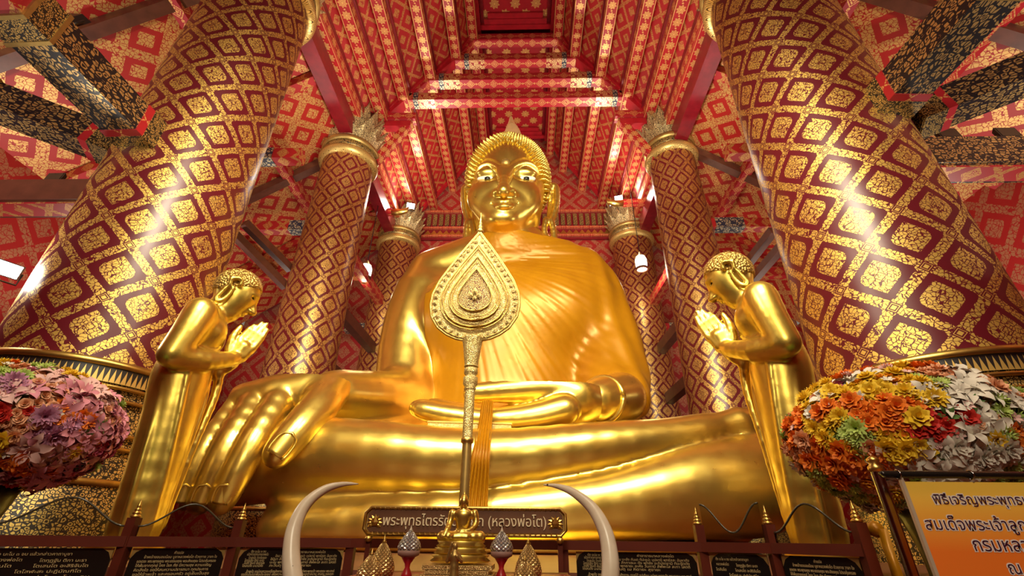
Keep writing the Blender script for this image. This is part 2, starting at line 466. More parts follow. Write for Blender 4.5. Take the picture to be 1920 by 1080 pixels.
for sx in (-1, 1):
    for z in (7.6, 10.2, 13.0):
        o = structure('trim_%d' % (1+int(z)+(sx > 0)*20), beam_mesh('trim', (sx*7.7, 16.6, z), (sx*7.5, 24.0, z), .4, .5), M['brown' if z < 12 else 'tie'])

# --- columns
def petal_mesh(w, h, out, th=.05):
    """pointed lotus petal rising from z=0, leaning outwards"""
    V, F = [], []
    N = 6
    for side in (0, 1):
        for i in range(N+1):
            t = i/N
            hw = w*.5*(math.sin(math.pi*min(1, .22+.78*t))**.8 if t < 1 else 0)*(1 if t < .4 else (1-((t-.4)/.6)**1.7))+(.0 if t < 1 else 0)
            for s in (-1, 0, 1):
                V.append((out*t**1.6-side*th-(abs(s)*.10*w), s*max(hw, .002), h*t))
    o = 3*(N+1)
    for i in range(N):
        for s in (0, 1):
            a = i*3+s
            F.append((a, a+1, a+4, a+3)); F.append((o+a+3, o+a+4, o+a+1, o+a))
    for i in range(N):
        F.append((i*3, i*3+3, o+i*3+3, o+i*3)); F.append((o+i*3+2, o+i*3+5, i*3+5, i*3+2))
    U = [[(V[k][1], V[k][2]) for k in f] for f in F]
    return mesh('lotus_petal', V, F, U)
PET = [petal_mesh(.62, 1.0, .42), petal_mesh(.58, 1.25, .34), petal_mesh(.5, 1.3, .2)]

def column(x, y, r0, r1, ztop, mat, ang, z0, per, label, petals=True, base=True, rep=8):
    c = empty('column', (x, y, 0))
    H = ztop
    uvf = lambda fr, pr: (rep*fr, (pr[1]-z0)/per)
    n = 14
    zb = 4.0 if base else 0
    prof = [(r0+(r1-r0)*max(0, (z-4.)/(H-4.)), z) for z in np.linspace(zb, H, n)]
    link('shaft', lathe_mesh('shaft', prof, 72, uvf, ang0=math.radians(ang)), mat, c)
    if base:
        b = [(r0+.10, 0), (r0+.10, 2.55), (r0+.06, 2.6), (r0+.06, 3.95), (r0, 4.02)]
        k = 2*math.pi*r0
        link('base_band', lathe_mesh('base_band', b, 72, lambda fr, pr: (fr*k, pr[1])), M['band'], c)
        for z, h in ((3.98, .10), (3.62, .05), (3.42, .05), (2.9, .05), (2.7, .06), (2.2, .1)):
            link('gilt_ring', lathe_mesh('gilt_ring', [(r0+.04, z-h/2), (r0+.13, z-h/2), (r0+.13, z+h/2), (r0+.04, z+h/2)], 72), M['gold_trim'], c)
        link('tooth_band', lathe_mesh('tooth_band', [(r0+.09, 3.68), (r0+.09, 3.92)], 72, lambda fr, pr: (fr*k*4.5, pr[1]*2.2)), M['teeth'], c)
    # capital
    z = ztop
    link('lower_ring', lathe_mesh('lower_ring', [(r1, z-.1), (r1+.16, z-.05), (r1+.22, z+.12), (r1+.16, z+.30), (r1, z+.34)], 56, lambda fr, pr: (fr*2*math.pi*r1, pr[1])), M['leafband'], c)
    link('dark_ring', lathe_mesh('dark_ring', [(r1, z+.3), (r1+.10, z+.34), (r1+.10, z+.66), (r1, z+.7)], 56, lambda fr, pr: (fr*2*math.pi*r1, pr[1])), M['band'], c)
    link('upper_ring', lathe_mesh('upper_ring', [(r1, z+.62), (r1+.16, z+.66), (r1+.2, z+.76), (r1+.14, z+.9), (r1, z+.92)], 56), M['gold_dull'], c)
    link('capital_core', lathe_mesh('capital_core', [(r1*.96, z+.8), (r1*1.0, z+1.4), (r1*.92, z+2.6), (r1*.7, z+3.4), (.3, z+3.5)], 32), M['brown'], c)
    if petals:
        for row, (dz, rr, nn) in enumerate(((.85, r1*.99, 14), (1.35, r1*1.03, 14), (2.0, r1*.95, 14))):
            for k in range(nn):
                a = 2*math.pi*(k+.5*(row % 2))/nn
                o = link('lotus_petal', PET[row], M['petal'], c)
                o.location = (rr*math.cos(a), rr*math.sin(a), z+dz); o.rotation_euler = (0, 0, a)
    tag(c, label, 'column', 'gilt lacquer columns of the nave')
    return c
def teeth_mat():
    m = Mat('gilt_teeth'); u, v = m.uv()
    a = ((u*3).fr()-.5).abs()*2
    t = (v*1.0).fr()
    g = (a+((v-8.1)/.52)).lt(.95)
    m.set(col=m.mix(g, (.015, .01, .01), (.75, .5, .14)), metal=g*.6, rough=.4)
    return m.m
M['teeth'] = teeth_mat()
def leafband_mat():
    m = Mat('gilt_leaf_ring'); u, v = m.uv()
    w = ((u*3.2).fr()-.5)
    n = (w*w+((v*2.2).fr()-.5)*((v*2.2).fr()-.5)).sqrt()
    g = (n*9).fr().gt(.3)
    m.set(col=m.mix(g, (.16, .08, .02), (.78, .52, .16)), metal=.6, rough=.4)
    return m.m
M['leafband'] = leafband_mat()
M['petal'] = scale_mat('gilt_carved_petal', (.10, .06, .03), (.62, .48, .22), 9, 1.0, .07, .5)
column(-7.6, 8.08, 1.46, 1.30, 15.9, M['col_near'], -58, 5.09, 1.09, 'huge gilt column on the left, behind the praying figure and pink flowers')
column(7.6, 8.14, 1.63, 1.42, 15.9, M['col_near'], -132.2, 4.91, 1.20, 'huge gilt column on the right, behind the praying figure and orange flowers')
column(-7.75, 15.9, 1.23, 1.12, 16.6, M['col_far'], -60, 9.1, 1.05, 'middle gilt column on the left, between the huge column and the statue arm')
column(7.5, 16.5, 1.2, 1.02, 17.3, M['col_far'], -120, 9.1, 1.05, 'middle gilt column on the right, behind the right praying figure')
column(-7.35, 23.6, 1.22, 1.12, 17.2, M['col_far'], -60, 9.1, 1.05, 'farthest gilt column on the left, just behind the statue shoulder')
column(7.1, 23.7, 1.25, 1.15, 17.5, M['col_far'], -100, 9.1, 1.05, 'farthest gilt column on the right, just behind the statue shoulder')

# --- black lacquered beams meeting the two huge columns
def lacquer_beam(p0, p1, w, h, label):
    p0, p1 = Vector(p0), Vector(p1); d = (p1-p0); L = d.length
    t = empty('lacquer_beam', p0)
    o = p1-p0; q = lambda s: o*(s/L)
    link('timber', beam_mesh('timber', q(0), q(2.6), w, h), M['lacquer'], t)
    link('red_timber', beam_mesh('red_timber', q(2.6), q(L), w*.96, h*.96), M['diaper_small'], t)
    link('foot_collar', beam_mesh('foot_collar', q(.02), q(.42), w*1.08, h*1.08), M['band'], t)
    link('red_collar', beam_mesh('red_collar', q(.42), q(.58), w*1.06, h*1.06), M['tie'], t)
    for a, b, k in ((2.35, 2.42, 1.12), (2.42, 2.78, 1.06), (2.78, 2.85, 1.12)):
        link('end_collar', beam_mesh('end_collar', q(a), q(b), w*k, h*k), M['gold_dull'] if k > 1.1 else M['band'], t)
    tag(t, label, 'beam', 'black lacquered aisle beams')
lacquer_beam(P(275, 262, 6.85), P(275, 262, 6.85)+Vector((-.25, -8.5, .0)), .72, .66, 'black gilt lacquer beam running forward from the huge left column')
lacquer_beam(P(228, 282, 7.4), PX(35, 208, -10.6)+Vector((-1.5, -.9, .2)), .66, .62, 'black gilt lacquer beam running outward from the huge left column')
lacquer_beam(P(1660, 200, 6.75), P(1660, 200, 6.75)+Vector((.3, -8.5, 0)), .72, .66, 'black gilt lacquer beam running forward from the huge right column')
lacquer_beam(P(1710, 225, 7.2), PX(1905, 150, 10.6)+Vector((1.5, -.9, .2)), .66, .62, 'black gilt lacquer beam running outward from the huge right column')
# red raking struts and cornice ledges
def simple_beam(name, p0, p1, w, h, mat, label, under=None, cat='beam'):
    p0, p1 = Vector(p0), Vector(p1); t = empty(name, p0)
    link('timber', beam_mesh('timber', (0, 0, 0), p1-p0, w, h), mat, t)
    if under is not None: link('soffit_board', beam_mesh('soffit_board', (0, 0, -h*.53), p1-p0-Vector((0, 0, h*.53)), w*.7, .05), under, t)
    return tag(t, label, cat)
simple_beam('raking_strut', P(1698, 192, 7.6), PX(1850, 30, 13.0), .4, .42, M['tie'], 'slanting red strut rising from the huge right column towards the aisle roof', M['dusty'])
simple_beam('cornice_beam', (-8.6, 8.6, 8.75), (-16.2, 8.6, 8.75), .7, .62, M['brown'], 'dark cornice beam crossing the left aisle with floodlights on top', M['diaper_small'])
simple_beam('cornice_beam', (8.9, 8.3, 9.45), (16.2, 8.3, 9.45), .7, .8, M['lacquer'], 'dark cornice beam crossing the right aisle with floodlights on top', M['diaper_small'])
simple_beam('aisle_beam', P(325, 70, 9.4), PX(90, 95, -15.0), .45, .42, M['diaper_small'], 'red gilt beam behind the left column head, crossing the upper aisle', M['brown'])
simple_beam('aisle_beam', P(1600, 55, 9.4), PX(1800, 45, 14.0), .45, .42, M['diaper_small'], 'red gilt beam behind the right column head, crossing the upper aisle', M['brown'])

for k, (a, b, lab) in enumerate((((458, 418), (545, 505), 'upper of two dark struts between the left columns'), ((438, 438), (536, 538), 'lower of two dark struts between the left columns'),
        ((1450, 432), (1388, 512), 'upper of two dark struts between the right columns'), ((1466, 462), (1398, 540), 'lower of two dark struts between the right columns'))):
    simple_beam('aisle_strut', P(*a, 13.4), P(*b, 15.6), .26, .28, M['brown'], lab, cat='strut')
# --- lamps
def floodlight(loc, aim, s, label, lit=False, power=0, rod=0):
    t = empty('floodlight', loc)
    d = (Vector(aim)-Vector(loc)).normalized()
    t.rotation_euler = d.to_track_quat('Y', 'Z').to_euler()
    V = [(-s, 0, -s*.7), (s, 0, -s*.7), (s, 0, s*.7), (-s, 0, s*.7), (-s*.8, -s*.5, -s*.55), (s*.8, -s*.5, -s*.55), (s*.8, -s*.5, s*.55), (-s*.8, -s*.5, s*.55)]
    link('housing', mesh('housing', V, [(0, 1, 5, 4), (1, 2, 6, 5), (2, 3, 7, 6), (3, 0, 4, 7), (4, 5, 6, 7), (3, 2, 1, 0)]), M['black'], t)
    k = .86
    link('lens', mesh('lens', [(x*k, s*.03+(0 if i < 4 else -s*.1), z*k) for i, (x, y, z) in enumerate(V[:4]*2)], [(3, 2, 1, 0), (4, 5, 6, 7), (0, 1, 5, 4), (1, 2, 6, 5), (2, 3, 7, 6), (3, 0, 4, 7)]), M['lamp_glow'] if lit else M['black'], t)
    link('yoke', tube_mesh('yoke', [(-s*1.1, -s*.2, 0), (-s*1.1, -s*.2, -s*1.1), (s*1.1, -s*.2, -s*1.1), (s*1.1, -s*.2, 0)], s*.09, 6), M['black'], t)
    if rod: link('mount_rod', tube_mesh('mount_rod', [(0, -s*.2, -s*1.05), (0, -s*.2, -s*1.1-rod)], .03, 6), M['black'], t)
    tag(t, label, 'floodlight', 'floodlights of the hall')
    if power:
        l = bpy.data.lights.new('flood_beam', 'SPOT'); l.energy = power; l.spot_size = math.radians(140); l.color = PALE; l.shadow_soft_size = s
        o = bpy.data.objects.new('flood_beam', l); COL.objects.link(o); o.location = Vector(loc)+d*.12
        o.rotation_euler = d.to_track_quat('-Z', 'Y').to_euler()
    return t
floodlight(P(14, 505, 7.0), (-2, 3, 4), .2, 'glaring lit floodlight beside the huge left column', True, 500)
floodlight(P(770, 386, 22.0), (-2, 8, 12), .26, 'lit floodlight over the farthest left column head', True, 700)
floodlight(P(1160, 372, 22.0), (2, 8, 12), .26, 'lit floodlight over the farthest right column head', True, 700)
floodlight(P(1147, 382, 21.6), (-2, 8, 12), .14, 'small lit lamp just below the right far floodlight', True)
floodlight((-10.15, 8.45, 9.31), (-10.2, 2, 10), .22, 'unlit black floodlight on the left cornice beam, nearer the column')
floodlight((-11.3, 8.45, 9.31), (-11.4, 2, 10), .22, 'unlit black floodlight on the left cornice beam, nearer the wall')
floodlight((10.6, 8.1, 10.14), (10.6, 2, 11), .25, 'unlit black floodlight on the right cornice beam, nearer the column')
floodlight((12.0, 8.1, 10.14), (12.0, 2, 11), .25, 'unlit black floodlight on the right cornice beam, nearer the wall')
floodlight(Vector((P(127, 45, 5.05).x, 5.05, P(127, 45, 5.05).z)), (-8.5, 9, 8.5), .3, 'black floodlight on a short rod above the forward left lacquer beam', rod=.6)
def lantern(loc, ztop, label):
    t = empty('pendant_lantern', loc)
    link('glass_shade', lathe_mesh('glass_shade', [(.02, -.42), (.26, -.40), (.29, -.1), (.29, .15), (.22, .33), (.06, .42)], 20), M['white_glow'], t)
    link('bottom_hoop', lathe_mesh('bottom_hoop', [(.25, -.45), (.31, -.43), (.31, -.34), (.25, -.32)], 20), M['brown'], t)
    link('cap', lathe_mesh('cap', [(.24, .32), (.12, .46), (.04, .62), (.02, .62)], 16), M['gold_dull'], t)
    for k in range(4):
        a = k*math.pi/2+.4
        link('rib', tube_mesh('rib', [(.30*math.cos(a), .30*math.sin(a), -.4), (.305*math.cos(a), .305*math.sin(a), .12), (.2*math.cos(a), .2*math.sin(a), .36)], .012, 5), M['brown'], t)
    link('chain', tube_mesh('chain', [(0, 0, .6), (0, 0, ztop-loc[2])], .02, 5), M['black'], t)
    tag(t, label, 'lantern', 'hanging lanterns')
    l = bpy.data.lights.new('lantern_bulb', 'POINT'); l.energy = 260; l.color = (1, .85, .6); l.shadow_soft_size = .3
    o = bpy.data.objects.new('lantern_bulb', l); COL.objects.link(o); o.location = Vector(loc)+Vector((0, 0, -.6))
lantern(P(686, 508, 20), 18.4, 'white glass lantern hanging left of the statue shoulder')
lantern(P(1202, 492, 20), 20.5, 'white glass lantern hanging right of the statue shoulder')
# swan-tail bracket ends by the far columns
for sx, u, lab in ((-1, 735, 'left'), (1, 1168, 'right')):
    p = P(u, 398 if sx < 0 else 381, 21.0)
    t = empty('bracket_arm', p)
    link('arm', beam_mesh('arm', (sx*1.3, 0, .05), (0, 0, .0), .3, .34), M['tie'], t)
    link('gilt_tip', tube_mesh('gilt_tip', [(0, 0, 0), (-sx*.5, 0, 0), (-sx*.8, 0, .1), (-sx*.95, 0, .42)], [.2, .19, .15, .02], 8), M['gold_trim'], t)
    tag(t, 'red bracket arm with gilded curling tip near the far %s column' % lab, 'bracket', 'bracket arms')
# ================================================================== sculpted figures (distance fields meshed with surface nets)
class Vol:
    def __init__(s, lo, hi, h):
        s.h = h; s.lo = np.array(lo, np.float32); n = np.ceil((np.array(hi)-np.array(lo))/h).astype(int)+1
        s.n = n; s.d = np.full(n, 9.0, np.float32)
        s.ax = [s.lo[i]+h*np.arange(n[i], dtype=np.float32) for i in range(3)]
    def box(s, lo, hi, pad):
        sl = []
        for i in range(3):
            a = int(max(0, math.floor((lo[i]-pad-s.lo[i])/s.h))); b = int(min(s.n[i], math.ceil((hi[i]+pad-s.lo[i])/s.h)+1))
            if b <= a: return None, None
            sl.append(slice(a, b))
        return tuple(sl), (s.ax[0][sl[0]][:, None, None], s.ax[1][sl[1]][None, :, None], s.ax[2][sl[2]][None, None, :])
    def put(s, lo, hi, f, k=.1, mode='+'):
        sl, g = s.box(lo, hi, max(k*1.2, .06)+2.5*s.h)
        if sl is None: return s
        b = f(*g).astype(np.float32); a = s.d[sl]
        if mode == '-':
            b = -b; h = np.maximum(k-np.abs(a-b), 0)/k; s.d[sl] = np.maximum(a, b)+h*h*k*.25
        else:
            h = np.maximum(k-np.abs(a-b), 0)/k; s.d[sl] = np.minimum(a, b)-h*h*k*.25
        return s
    def ell(s, c, r, k=.1, mode='+', rot=None):
        c = np.array(c, np.float32); r = np.array(r, np.float32); R = float(r.max())
        def f(x, y, z):
            x, y, z = x-c[0], y-c[1], z-c[2]
            if rot is not None:
                Q = np.array(rot.transposed(), np.float32)
                x, y, z = (Q[i, 0]*x+Q[i, 1]*y+Q[i, 2]*z for i in range(3))
            k0 = np.sqrt((x/r[0])**2+(y/r[1])**2+(z/r[2])**2)
            k1 = np.sqrt((x/r[0]**2)**2+(y/r[1]**2)**2+(z/r[2]**2)**2)+1e-6
            return k0*(k0-1)/k1
        e = np.array([R]*3) if rot is not None else r
        return s.put(c-e, c+e, f, k, mode)
    def seg(s, a, b, ra, rb, k=.1, mode='+', flat=None):
        a = np.array(a, np.float32); b = np.array(b, np.float32); ba = b-a; L = float(ba@ba)+1e-9; R = max(ra, rb)
        def f(x, y, z):
            px, py, pz = x-a[0], y-a[1], z-a[2]
            t = np.clip((px*ba[0]+py*ba[1]+pz*ba[2])/L, 0, 1)
            return np.sqrt((px-t*ba[0])**2+(py-t*ba[1])**2+(pz-t*ba[2])**2)-(ra+(rb-ra)*t)
        return s.put(np.minimum(a, b)-R, np.maximum(a, b)+R, f, k, mode)
    def chain(s, pts, rr, k=.1, kin=None, mode='+', smooth=0):
        """a limb: tapering segments, spline-smoothed, blended in as one"""
        pts = [np.array(q, float) for q in pts]; rr = list(rr)
        if smooth:
            P_, R_ = [], []
            n = len(pts)
            for i in range(n-1):
                p0, p1, p2, p3 = pts[max(i-1, 0)], pts[i], pts[i+1], pts[min(i+2, n-1)]
                for j in range(smooth):
                    t = j/smooth
                    P_.append(.5*((2*p1)+(-p0+p2)*t+(2*p0-5*p1+4*p2-p3)*t*t+(-p0+3*p1-3*p2+p3)*t**3)); R_.append(rr[i]+(rr[i+1]-rr[i])*t)
            P_.append(pts[-1]); R_.append(rr[-1]); pts, rr = P_, R_
        R = max(rr); lo = np.min(pts, 0)-R; hi = np.max(pts, 0)+R
        def f(x, y, z):
            d = None
            for i in range(len(pts)-1):
                a, b = pts[i], pts[i+1]; ba = b-a; L = float(ba@ba)+1e-9
                px, py, pz = x-np.float32(a[0]), y-np.float32(a[1]), z-np.float32(a[2])
                t = np.clip((px*np.float32(ba[0])+py*np.float32(ba[1])+pz*np.float32(ba[2]))/np.float32(L), 0, 1)
                e = np.sqrt((px-t*np.float32(ba[0]))**2+(py-t*np.float32(ba[1]))**2+(pz-t*np.float32(ba[2]))**2)-(np.float32(rr[i])+np.float32(rr[i+1]-rr[i])*t)
                if d is None: d = e
                else:
                    q = kin or R*.25
                    h = np.maximum(q-np.abs(d-e), 0)/q; d = np.minimum(d, e)-h*h*q*.25
            return d
        return s.put(lo, hi, f, k, mode)
    def mesh(s):
        d, h = s.d, s.h
        sg = d < 0
        c = np.zeros(np.array(d.shape)-1, np.int8)
        for i in (0, 1):
            for j in (0, 1):
                for k in (0, 1): c += sg[i:d.shape[0]-1+i, j:d.shape[1]-1+j, k:d.shape[2]-1+k]
        act = (c > 0) & (c < 8); idx = np.argwhere(act)
        vid = np.full(act.shape, -1, np.int32); vid[act] = np.arange(len(idx))
        cor = np.array([(i, j, k) for i in (0, 1) for j in (0, 1) for k in (0, 1)])
        val = np.stack([d[idx[:, 0]+q[0], idx[:, 1]+q[1], idx[:, 2]+q[2]] for q in cor], 1)
        acc = np.zeros((len(idx), 3)); cnt = np.zeros(len(idx))
        for a in range(8):
            for ax in range(3):
                if cor[a][ax] == 0:
                    q = cor[a].copy(); q[ax] = 1; b = int(q[0]*4+q[1]*2+q[2])
                    va, vb = val[:, a], val[:, b]; m = (va < 0) != (vb < 0)
                    t = np.where(m, va/np.where(m, va-vb, 1), 0)
                    p = cor[a][None, :]+t[:, None]*(cor[b]-cor[a])[None, :]
                    acc[m] += p[m]; cnt[m] += 1
        V = (idx+acc/cnt[:, None])*h+s.lo
        Fs = []
        for ax in range(3):
            o1, o2 = [(1, 2), (2, 0), (0, 1)][ax]
            A = [slice(None)]*3; B = [slice(None)]*3; A[ax] = slice(0, -1); B[ax] = slice(1, None)
            sa, sb = sg[tuple(A)], sg[tuple(B)]
            e = np.argwhere(sa != sb)
            e = e[(e[:, o1] > 0) & (e[:, o2] > 0) & (e[:, o1] < act.shape[o1]) & (e[:, o2] < act.shape[o2])]
            flip = sa[e[:, 0], e[:, 1], e[:, 2]]
            q = []
            for da, db in ((0, 0), (-1, 0), (-1, -1), (0, -1)):
                t = e.copy(); t[:, o1] += da; t[:, o2] += db; q.append(vid[t[:, 0], t[:, 1], t[:, 2]])
            q = np.stack(q, 1); q[~flip] = q[~flip][:, ::-1]
            Fs.append(q)
        return V, np.concatenate(Fs)
def np_mesh(name, VF):
    """one mesh out of one or several (vertices, quads) sets"""
    if not isinstance(VF, list): VF = [VF]
    V = np.concatenate([q[0] for q in VF]); o = 0; Fs = []
    for v, f in VF: Fs.append(f+o); o += len(v)
    Fq = np.concatenate(Fs); me = bpy.data.meshes.new(name)
    me.vertices.add(len(V)); me.vertices.foreach_set('co', V.astype(np.float32).ravel())
    me.loops.add(len(Fq)*4); me.loops.foreach_set('vertex_index', Fq.astype(np.int32).ravel())
    me.polygons.add(len(Fq)); me.polygons.foreach_set('loop_start', np.arange(len(Fq), dtype=np.int32)*4)
    me.polygons.foreach_set('use_smooth', np.ones(len(Fq), bool))
    me.update(calc_edges=True); me.validate()
    return me

# ------------------------------------------------------------------ the great seated statue
BX = -.15
h = .075
body = Vol((-7.6, 9.0, .9), (7.6, 17.2, 12.4), h)
robe = Vol((-4.4, 11.6, 1.8), (5.6, 17.0, 12.2), .055)
def torso(v):
    v.ell((BX, 14.6, 3.2), (3.3, 2.2, 2.0), .6)
    v.ell((BX, 14.8, 5.6), (2.55, 1.65, 2.6), .8)
    v.ell((BX+.05, 14.75, 8.0), (3.15, 1.75, 2.3), .8)
    v.seg(P(955, 462, 14.6), P(815, 518, 14.8), .9, 1.0, .8)
    v.seg(P(955, 462, 14.6), P(1085, 518, 14.8), .9, 1.0, .8)
    for u in (872, 1052): v.ell(P(u, 580, 13.9), (1.35, .95, 1.1), .9)
def arm_left(v, dr=0.0):      # on the picture's right, under the cloth
    v.chain([P(1096, 552, 14.7), P(1135, 640, 14.4), P(1152, 730, 13.7)], [1.12+dr, .98+dr, .86+dr], .5, smooth=4)
torso(body)
sh = P(799, 556, 14.7)
body.chain([sh, P(766, 640, 14.5), P(757, 738, 14.1)], [1.12, .86, .8], .35, smooth=4)
arm_left(body)
# forearms
body.chain([P(764, 748, 14.0), P(700, 744, 12.6), P(618, 735, 11.3)], [.80, .66, .50], .3, smooth=4)
body.chain([P(1158, 744, 13.5), P(1163, 745, 12.7), P(1120, 750, 11.9)], [.72, .62, .5], .3, smooth=4)
# neck
body.seg(P(952, 470, 14.6), P(952, 430, 14.5), 1.2, 1.15, .25)
# legs: the upper shin runs to the picture's right, the lower one to its left
body.chain([P(455, 868, 11.1), P(560, 850, 10.8), P(700, 852, 10.6), P(900, 862, 10.5), P(1100, 840, 10.55), P(1250, 822, 10.7), P(1330, 808, 10.9)],
           [.86, .74, .67, .60, .49, .38, .33], .12, smooth=4)
body.chain([P(1330, 806, 10.9), P(1385, 793, 10.95), P(1425, 786, 11.1)], [.33, .34, .26], .15)
body.chain([P(1408, 908, 11.15), P(1300, 918, 10.85), P(1140, 945, 10.6), P(950, 965, 10.5), P(700, 982, 10.5), P(520, 990, 10.7)],
           [1.0, .88, .62, .52, .46, .40], .08, smooth=4)
body.chain([(-2.0, 14.2, 3.0), P(470, 846, 11.4)], [1.45, 1.0], .4)
body.chain([(1.8, 14.2, 2.6), P(1408, 890, 11.5)], [1.4, 1.0], .4)
body.ell((BX, 12.8, 2.1), (4.6, 2.0, 1.15), .5)
body.ell((BX, 13.2, 1.6), (6.2, 2.6, .6), .3)
body.chain([P(560, 930, 11.1), P(1300, 900, 11.1)], [.62, .62], .3)
body.d = np.maximum(body.d, (1.46-body.ax[2])[None, None, :].astype(np.float32))
VF = [body.mesh()]
# right hand over the knee
hand = Vol(np.array(P(300, 990, 9.3))-.1, np.array((-2.8, 12.3, 4.9)), .042)
hand.chain([P(632, 738, 11.6), P(590, 733, 11.0)], [.5, .5], .2)
hand.chain([P(598, 735, 11.0), P(520, 745, 10.65)], [.5, .44], .35)
hand.chain([P(590, 735, 11.0), P(468, 752, 10.6)], [.46, .40], .35)
hand.chain([P(585, 732, 11.1), P(430, 764, 10.6)], [.42, .36], .35)
fing = [([(528, 748, 10.5), (480, 820, 9.95), (443, 888, 9.80), (414, 944, 9.86)], .33),
        ([(480, 752, 10.45), (436, 822, 9.92), (403, 886, 9.78), (374, 944, 9.86)], .315),
        ([(437, 762, 10.5), (394, 830, 9.95), (364, 890, 9.82), (336, 942, 9.9)], .30),
        ([(408, 772, 10.6), (366, 838, 10.0), (336, 892, 9.88), (312, 930, 9.95)], .26)]
for pts, r in fing:
    hand.chain([P(*q) for q in pts], [r, r*.92, r*.85, r*.68], .05, smooth=4)
hand.chain([P(622, 722, 11.2), P(604, 756, 10.5), P(562, 803, 9.95), P(519, 852, 9.68)], [.46, .40, .34, .27], .16, smooth=4)
VF.append(hand.mesh())
# hand lying in the lap
lap = Vol(np.array((-3.2, 10.6, 2.2)), np.array((3.4, 13.4, 4.9)), .045)
lap.chain([P(1140, 750, 12.1), P(1080, 750, 11.75)], [.50, .50], .2)
lap.ell(P(1078, 750, 11.75), (.62, .62, .56), .3)
for k in range(4):
    y = 11.2+.40*k; dz = .03*k; L = (0, 6, 2, -22)[k]
    q = [P(1060, 768, y), P(1005, 782, y), P(925, 789, y), P(850-L*.5, 781, y), P(788-L, 768, y)]
    for p in q: p.z += dz
    lap.chain(q, [.36, .34, .29, .26, .21], .08, smooth=4)
lap.chain([P(1085, 738, 11.6), P(1030, 728, 11.45), P(960, 731, 11.35), P(884, 737, 11.3)], [.44, .33, .28, .215], .15, smooth=4)
VF.append(lap.mesh())

# ------------------------------------------------------------------ head
hd = Vol((-2.5, 11.6, 10.4), (2.2, 16.4, 17.2), .036)
HC = Vector((-.20, 14.15, 13.75))
def V3(u, v, y): return np.array(P(u, v, y))
hd.seg(P(952, 466, 14.6), P(951, 425, 14.35), 1.2, 1.12, .2)
hd.ell((-.20, 14.2, 14.15), (1.50, 1.70, 1.72), .5)
hd.ell((-.23, 13.95, 12.9), (1.36, 1.36, 1.45), .5)
hd.ell(P(942, 405, 13.15), (.80, .55, .5), .5)
hd.ell(P(941, 409, 12.86), (.42, .26, .26), .3)       # chin
for u in (905, 985): hd.ell(P(u, 372, 13.05), (.55, .42, .62), .5)   # cheeks
# brows flow into the nose
for pts in ([(893, 330, 13.35), (901, 314, 13.0), (917, 307, 12.72), (931, 312, 12.52), (939, 326, 12.45)],
            [(1011, 328, 13.35), (1001, 312, 13.0), (984, 305, 12.72), (965, 311, 12.52), (953, 325, 12.45)]):
    hd.chain([P(*q) for q in pts], [.06, .10, .12, .12, .11], .14, smooth=4)
for u in (913, 986): hd.ell(P(u, 326, 12.55), (.46, .24, .24), .10, '-')
for u in (913, 986): hd.ell(P(u, 327, 12.92), (.40, .28, .22), .08)       # upper lids
for u in (912, 986): hd.chain([P(u-19, 339, 13.02), P(u, 343, 12.74), P(u+19, 338, 13.02)], [.035, .05, .035], .06, smooth=3)
hd.chain([P(946, 318, 12.55), P(945, 340, 12.34), P(944, 358, 12.12)], [.17, .18, .22], .22, smooth=3)
for u in (933, 959): hd.ell(P(u, 361, 12.42), (.20, .2, .14), .12)
for u in (936, 956): hd.ell(P(u, 364, 12.26), (.075, .10, .07), .03, '-')
# lips
hd.ell(P(945, 384, 12.85), (.66, .36, .36), .25)
hd.chain([P(918, 381, 12.80), P(932, 377, 12.54), P(944, 378.5, 12.48), P(958, 376.5, 12.54), P(976, 378, 12.82)], [.04, .085, .08, .085, .04], .05, smooth=3)
hd.chain([P(921, 384, 12.78), P(933, 386, 12.54), P(945, 387, 12.48), P(957, 385.5, 12.54), P(972, 382, 12.80)], [.04, .09, .105, .09, .04], .05, smooth=3)
hd.chain([P(918, 382.5, 12.68), P(931, 382, 12.44), P(945, 383, 12.36), P(959, 381.5, 12.44), P(976, 380, 12.70)], [.02, .022, .022, .022, .02], .03, '-' and None, '-', 3)
VF.append(hd.mesh())
ears = Vol((-2.7, 13.2, 10.2), (2.5, 15.4, 14.8), .04)
for E, sgn in (([(882, 372), (876, 352), (870, 357), (871, 385), (878, 412), (886, 420)], -1), ([(1027, 372), (1034, 350), (1043, 354), (1043, 382), (1036, 410), (1027, 420)], 1)):
    ears.chain([P(u, v, 14.35) for u, v in E], [.10, .13, .13, .13, .13, .10], .08, smooth=4)
    m0, m1 = ((878, 368), (880, 414)) if sgn < 0 else ((1035, 366), (1030, 414))
    ears.chain([P(*m0, 14.5), P(*m1, 14.5)], [.15, .12], .06)
    Lb = [(884, 414), (887, 436), (880, 458), (874, 446), (876, 418)] if sgn < 0 else [(1024, 412), (1021, 436), (1034, 457), (1039, 442), (1034, 414)]
    ears.chain([P(u, v, 14.3) for u, v in Lb], [.12, .11, .13, .12, .12], .06, smooth=4)
VF.append(ears.mesh())

statue = empty('buddha_statue', (BX, 13, .9))
def spart(name, me, mat, label=None):
    o = link(name, me, mat); o.parent = statue; o.location = (-BX, -13, -.9)
    if label: o['label'] = label
    return o
spart('body', np_mesh('body', VF), M['gold'])
# robe over the torso and the far arm
torso(robe); arm_left(robe)
robe.seg(P(952, 470, 14.6), P(952, 430, 14.5), 1.2, 1.15, .25)
robe.chain([P(1152, 728, 13.7), P(1160, 742, 13.3)], [.86, .8], .3)
gx, gy, gz = np.meshgrid(*robe.ax, indexing='ij', sparse=True)
robe.d -= np.float32(.10)
